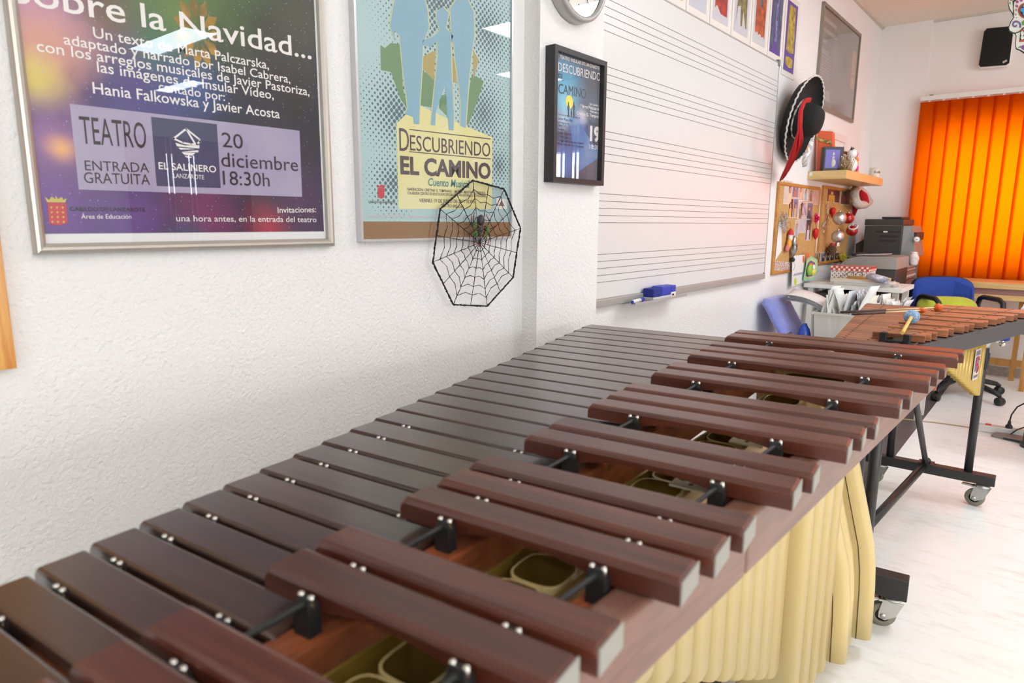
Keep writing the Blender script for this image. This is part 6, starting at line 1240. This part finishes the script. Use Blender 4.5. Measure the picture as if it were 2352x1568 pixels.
# ---- blue office chair with green cushion
f = Vector((0.55, -0.835, 0)); wv = Vector((0.835, 0.55, 0)); ctr_ = Vector((0.90, 5.60, 0)); bluef = mat('blue_fabric', (34, 62, 142), 0.95, noise=(220, 0.15, (44, 74, 160)), bump=(400, 0.3, 0.002)); shell = mat('black_shell', (26, 26, 28), 0.5)
oc = thing('office_chair', 'blue fabric office chair with black armrests in front of the window', 'office chair', tuple(ctr_)); bc_ = bk(2163, 668, 5.76)
def backring(wd, d0, h0, h1, n=28, e=0.5):
    return [bc_+wv*(wd*math.copysign(abs(math.cos(2*PI*k/n))**e, math.cos(2*PI*k/n)))+UP*(((h1+h0)/2+(h1-h0)/2*math.copysign(abs(math.sin(2*PI*k/n))**e, math.sin(2*PI*k/n))))+f*(d0-0.05*(1-(math.cos(2*PI*k/n))**2*0+0)+0.06*abs(math.cos(2*PI*k/n))**2) for k in range(n)]
zl0, zl1 = -0.20, 0.098
obj('backrest', MB().loft([backring(0.19, 0.03, zl0+0.02, zl1-0.02), backring(0.21, 0.022, zl0, zl1), backring(0.215, 0.0, zl0, zl1+0.003)], (True, True)), bluef, oc); obj('back_shell', MB().loft([backring(0.222, -0.002, zl0-0.006, zl1+0.008), backring(0.218, -0.025, zl0, zl1), backring(0.16, -0.035, zl0+0.05, zl1-0.05)], (True, True)), shell, oc)
sc_0 = ctr_+f*0.02
obj('seat', MB().loft([[sc_0+UP*z+wv*(0.23*g*math.copysign(abs(math.cos(2*PI*k/28))**0.5, math.cos(2*PI*k/28)))+f*(0.22*g*math.copysign(abs(math.sin(2*PI*k/28))**0.5, math.sin(2*PI*k/28))) for k in range(28)] for z, g in ((0.42, 0.9), (0.43, 1.0), (0.47, 1.0), (0.485, 0.9))], (True, True)), bluef, oc)
for q, l_ in ((-1, 0.255), (1, 0.255)):
    s0 = ctr_-wv*0.06+wv*(q*l_*0.8)-f*0.12; z1 = 0.695
    pts = [s0+UP*0.45-wv*q*0.06, s0+UP*0.47, s0+UP*(z1-0.06), s0+UP*(z1-0.015)+f*0.02, s0+UP*z1+f*0.06, s0+UP*z1+f*0.24, s0+UP*(z1-0.02)+f*0.29, s0+UP*(z1-0.08)+f*0.30, s0+UP*0.5+f*0.24, s0+UP*0.45+f*0.22-wv*q*0.06]
    obj('armrest', MB().tube(pts, 0.017, 10), shell, oc)
obj('back_stem', MB().tube([ctr_-f*0.1+UP*0.42, ctr_-f*0.24+UP*0.46, bc_-f*0.045+UP*(-0.05)], 0.02, 8), shell, oc); obj('gas_column', MB().tube([ctr_+UP*0.09, ctr_+UP*0.42], 0.026, 12), shell, oc)
a0 = math.atan2(5.81-5.60, 1.147-0.90)
for k in range(5):
    a = a0+2*PI*k/5; d = Vector((math.cos(a), math.sin(a), 0)); e = ctr_+d*0.32
    obj('star_leg', MB().tube([ctr_+UP*0.115, ctr_+d*0.16+UP*0.105, e-d*0.03+UP*0.078, e+UP*0.06], [0.027, 0.022, 0.017, 0.012], 10), shell, oc); s = Vector((-d.y, d.x, 0))
    obj('castor_wheel', MB().lathe([(0.0005, -0.025), (0.022, -0.025), (0.028, -0.018), (0.028, 0.018), (0.022, 0.025), (0.0005, 0.025)], e+UP*0.0285, s, 18), shell, oc)
gcm = mat('lime_cushion', (170, 176, 44), 0.9, sheen=0.3, noise=(8, 0.2, (186, 192, 60)), bump=(50, 0.3, 0.004)); gc = ctr_-wv*0.11-f*0.02+UP*0.592; rows = []
cu = thing('green_cushion', 'lime green cushion standing on the seat of the blue office chair', 'cushion', tuple(gc-UP*0.1)); m = MB(); rings = []
for i, (t_, g) in enumerate(((-0.055, 0.55), (-0.045, 0.85), (-0.02, 0.98), (0, 1.0), (0.02, 0.98), (0.045, 0.85), (0.055, 0.55))):
    rings.append([gc+f*t_-f*0.03*math.sin(2*PI*k/32)+wv*(0.2*g*math.copysign(abs(math.cos(2*PI*k/32))**0.6, math.cos(2*PI*k/32)))+UP*(0.105*g*math.copysign(abs(math.sin(2*PI*k/32))**0.6, math.sin(2*PI*k/32))) for k in range(32)])
obj('cover', m.loft(rings, (True, True)), gcm, cu)

# ---- wooden table below the window
tw = wood('table_birch', (196, 158, 96), (222, 190, 132), 0, (3, 30, 30), 0.35, 0.3, 0.0); tleg = wood('table_leg_wood', (160, 108, 44), (188, 134, 66), 0, (30, 30, 4), 0.4, 0.3, 0.0); yt = 6.0
zz = lambda py: bk(2300, py, yt).z
tb = thing('wooden_table', 'light wooden table with mauve drawer band below the orange blind', 'table', (1.4, 6.2, 0))
obj('top', MB().box((0.70, yt, zz(664)), (2.3, 6.4, zz(650))).bevel(0.003), tw, tb); obj('drawer_band', MB().box((0.72, yt+0.02, zz(678)+0.0005), (2.28, 6.38, zz(664)-0.0005)), mat('mauve_panel', (146, 104, 100), 0.5), tb); obj('lower_rail', MB().box((0.70, yt, zz(690)), (2.3, 6.4, zz(678))).bevel(0.003), tw, tb)
zl = zz(690)
for x, y in ((1.165, 6.37), (1.245, 5.99), (2.26, 5.99), (2.26, 6.37), (0.72, 6.37), (0.72, 6.0)): obj('leg', MB().box((x, y+0.01, 0), (x+0.034, y+0.036, zl)), tleg, tb)
z_ = bk(2300, 832, 6.38).z
obj('stretcher', MB().box((0.76, 6.385, z_-0.028), (2.26, 6.402, z_+0.028)).bevel(0.002), tleg, tb)
# pedestal table with paper tray, at the right edge
gb = mat('green_black_metal', (44, 52, 46), 0.5); pe = thing('pedestal_table', 'small dark pedestal table cut off by the right edge of the photo', 'table', (1.42, 4.52, 0)); pc = fl(2340, 1022, 0.0)+Vector((0.058, 0.0, 0))
obj('column', MB().lathe([(0.0005, 0), (0.055, 0), (0.055, 0.02), (0.045, 0.03), (0.045, 0.66), (0.0005, 0.66)], pc, (0, 0, 1), 24), gb, pe); obj('top', MB().box((1.24, 4.22, 0.66), (1.95, 4.75, 0.70)).bevel(0.004), mat('table_black', (34, 36, 34), 0.5), pe)
tr = thing('letter_tray', 'white letter tray full of papers on the dark table at the right edge', 'letter tray', (1.5, 4.4, 0.70)); q = bk(2309, 709, 4.3); trm = mat('tray_white', (236, 234, 230), 0.4); x0_ = max(q.x, 1.25); z0_ = 0.7005
obj('base', MB().box((x0_, 4.26, z0_), (x0_+0.36, 4.56, z0_+0.006)), trm, tr); obj('side', MB().box((x0_, 4.26, z0_+0.006), (x0_+0.005, 4.56, z0_+0.055)), trm, tr); obj('side', MB().box((x0_+0.355, 4.26, z0_+0.006), (x0_+0.36, 4.56, z0_+0.055)), trm, tr); obj('side', MB().box((x0_+0.006, 4.555, z0_+0.006), (x0_+0.354, 4.56, z0_+0.055)), trm, tr)
for k in range(12):
    z = z0_+0.0068+k*0.0062; o = obj('paper_sheet', MB().box((x0_+0.008+rg.uniform(0, .012), 4.262+rg.uniform(0, .02), z), (x0_+0.34, 4.55, z+0.0055)), pw[(0, 1, 0, 3)[k % 4]]); tag(o, 'sheaf of papers lying in the white letter tray at the right edge', 'paper', 'papers in the letter tray')
# power strip, plug, foot pedal
ps0 = fl(2248, 984, 0.0); pst = thing('power_strip', 'white power strip with red switch on the floor by the pedestal table', 'power strip', tuple(ps0)); a = fl(2246, 990, 0); dx = Vector((1, 0.05, 0)).normalized(); dy = Vector((-0.05, 1, 0)).normalized()
obj('body', MB().obox(a+dx*0.17+dy*0.028+UP*0.021, dx*0.17, dy*0.027, UP*0.02).bevel(0.005), wht, pst); obj('red_switch', MB().obox(a+dx*0.045+dy*0.028+UP*0.043, dx*0.014, dy*0.01, UP*0.004), mat('switch_red', (206, 56, 40), 0.4), pst)
pl = thing('power_plug', 'black plug with arching cable in the white power strip', 'plug', tuple(a+dx*0.14)); pp = a+dx*0.142+dy*0.028+UP*0.041
obj('plug', MB().lathe([(0.018, 0), (0.018, 0.012), (0.01, 0.022), (0.007, 0.04), (0.005, 0.045), (0.0005, 0.046)], pp, (0, 0, 1), 14), shell, pl); e_ = bk(2350, 922, 4.62); obj('cable', MB().tube([pp+UP*0.045, pp+UP*0.08+dx*0.004, pp+UP*0.13+dx*0.025, pp+UP*0.165+dx*0.065, pp+UP*0.175+dx*0.11, pp+UP*0.17+dx*0.16, pp+UP*0.15+dx*0.22], 0.004, 8), shell, pl)
pl = thing('power_plug', 'second black plug lying across the end of the white power strip', 'plug', tuple(a+dx*0.25)); pp = a+dx*0.24+dy*0.026+UP*0.058; obj('plug', MB().tube([pp-dx*0.03, pp-dx*0.015, pp+dx*0.04], [0.005, 0.012, 0.014], 10), shell, pl); obj('cable', MB().tube([pp-dx*0.03, pp-dx*0.06-UP*0.012-dy*0.03, pp-dx*0.09-UP*0.045-dy*0.05, pp-dx*0.1-UP*0.0535-dy*0.1], 0.0038, 8), shell, pl)
fp = fl(2276, 1000, 0); pd = thing('foot_pedal', 'flat grey metal foot pedal on the floor in front of the power strip', 'pedal', tuple(fp)); obj('plate', MB().hexa([fp+v for v in (Vector((0, -0.02, 0.001)), Vector((0.24, -0.10, 0.001)), Vector((0.26, 0.0, 0.001)), Vector((0.02, 0.075, 0.001)), Vector((0.0, -0.02, 0.012)), Vector((0.24, -0.10, 0.03)), Vector((0.26, 0.0, 0.03)), Vector((0.02, 0.075, 0.012)))]).bevel(0.003), mat('pedal_grey', (140, 140, 138), 0.4, 0.5), pd); obj('slot', MB().hexa([fp+v for v in (Vector((0.06, -0.043, 0.004)), Vector((0.16, -0.077, 0.006)), Vector((0.16, -0.074, 0.006)), Vector((0.06, -0.04, 0.004)), Vector((0.06, -0.043, 0.012)), Vector((0.16, -0.077, 0.016)), Vector((0.16, -0.074, 0.016)), Vector((0.06, -0.04, 0.012)))]), slot, pd)
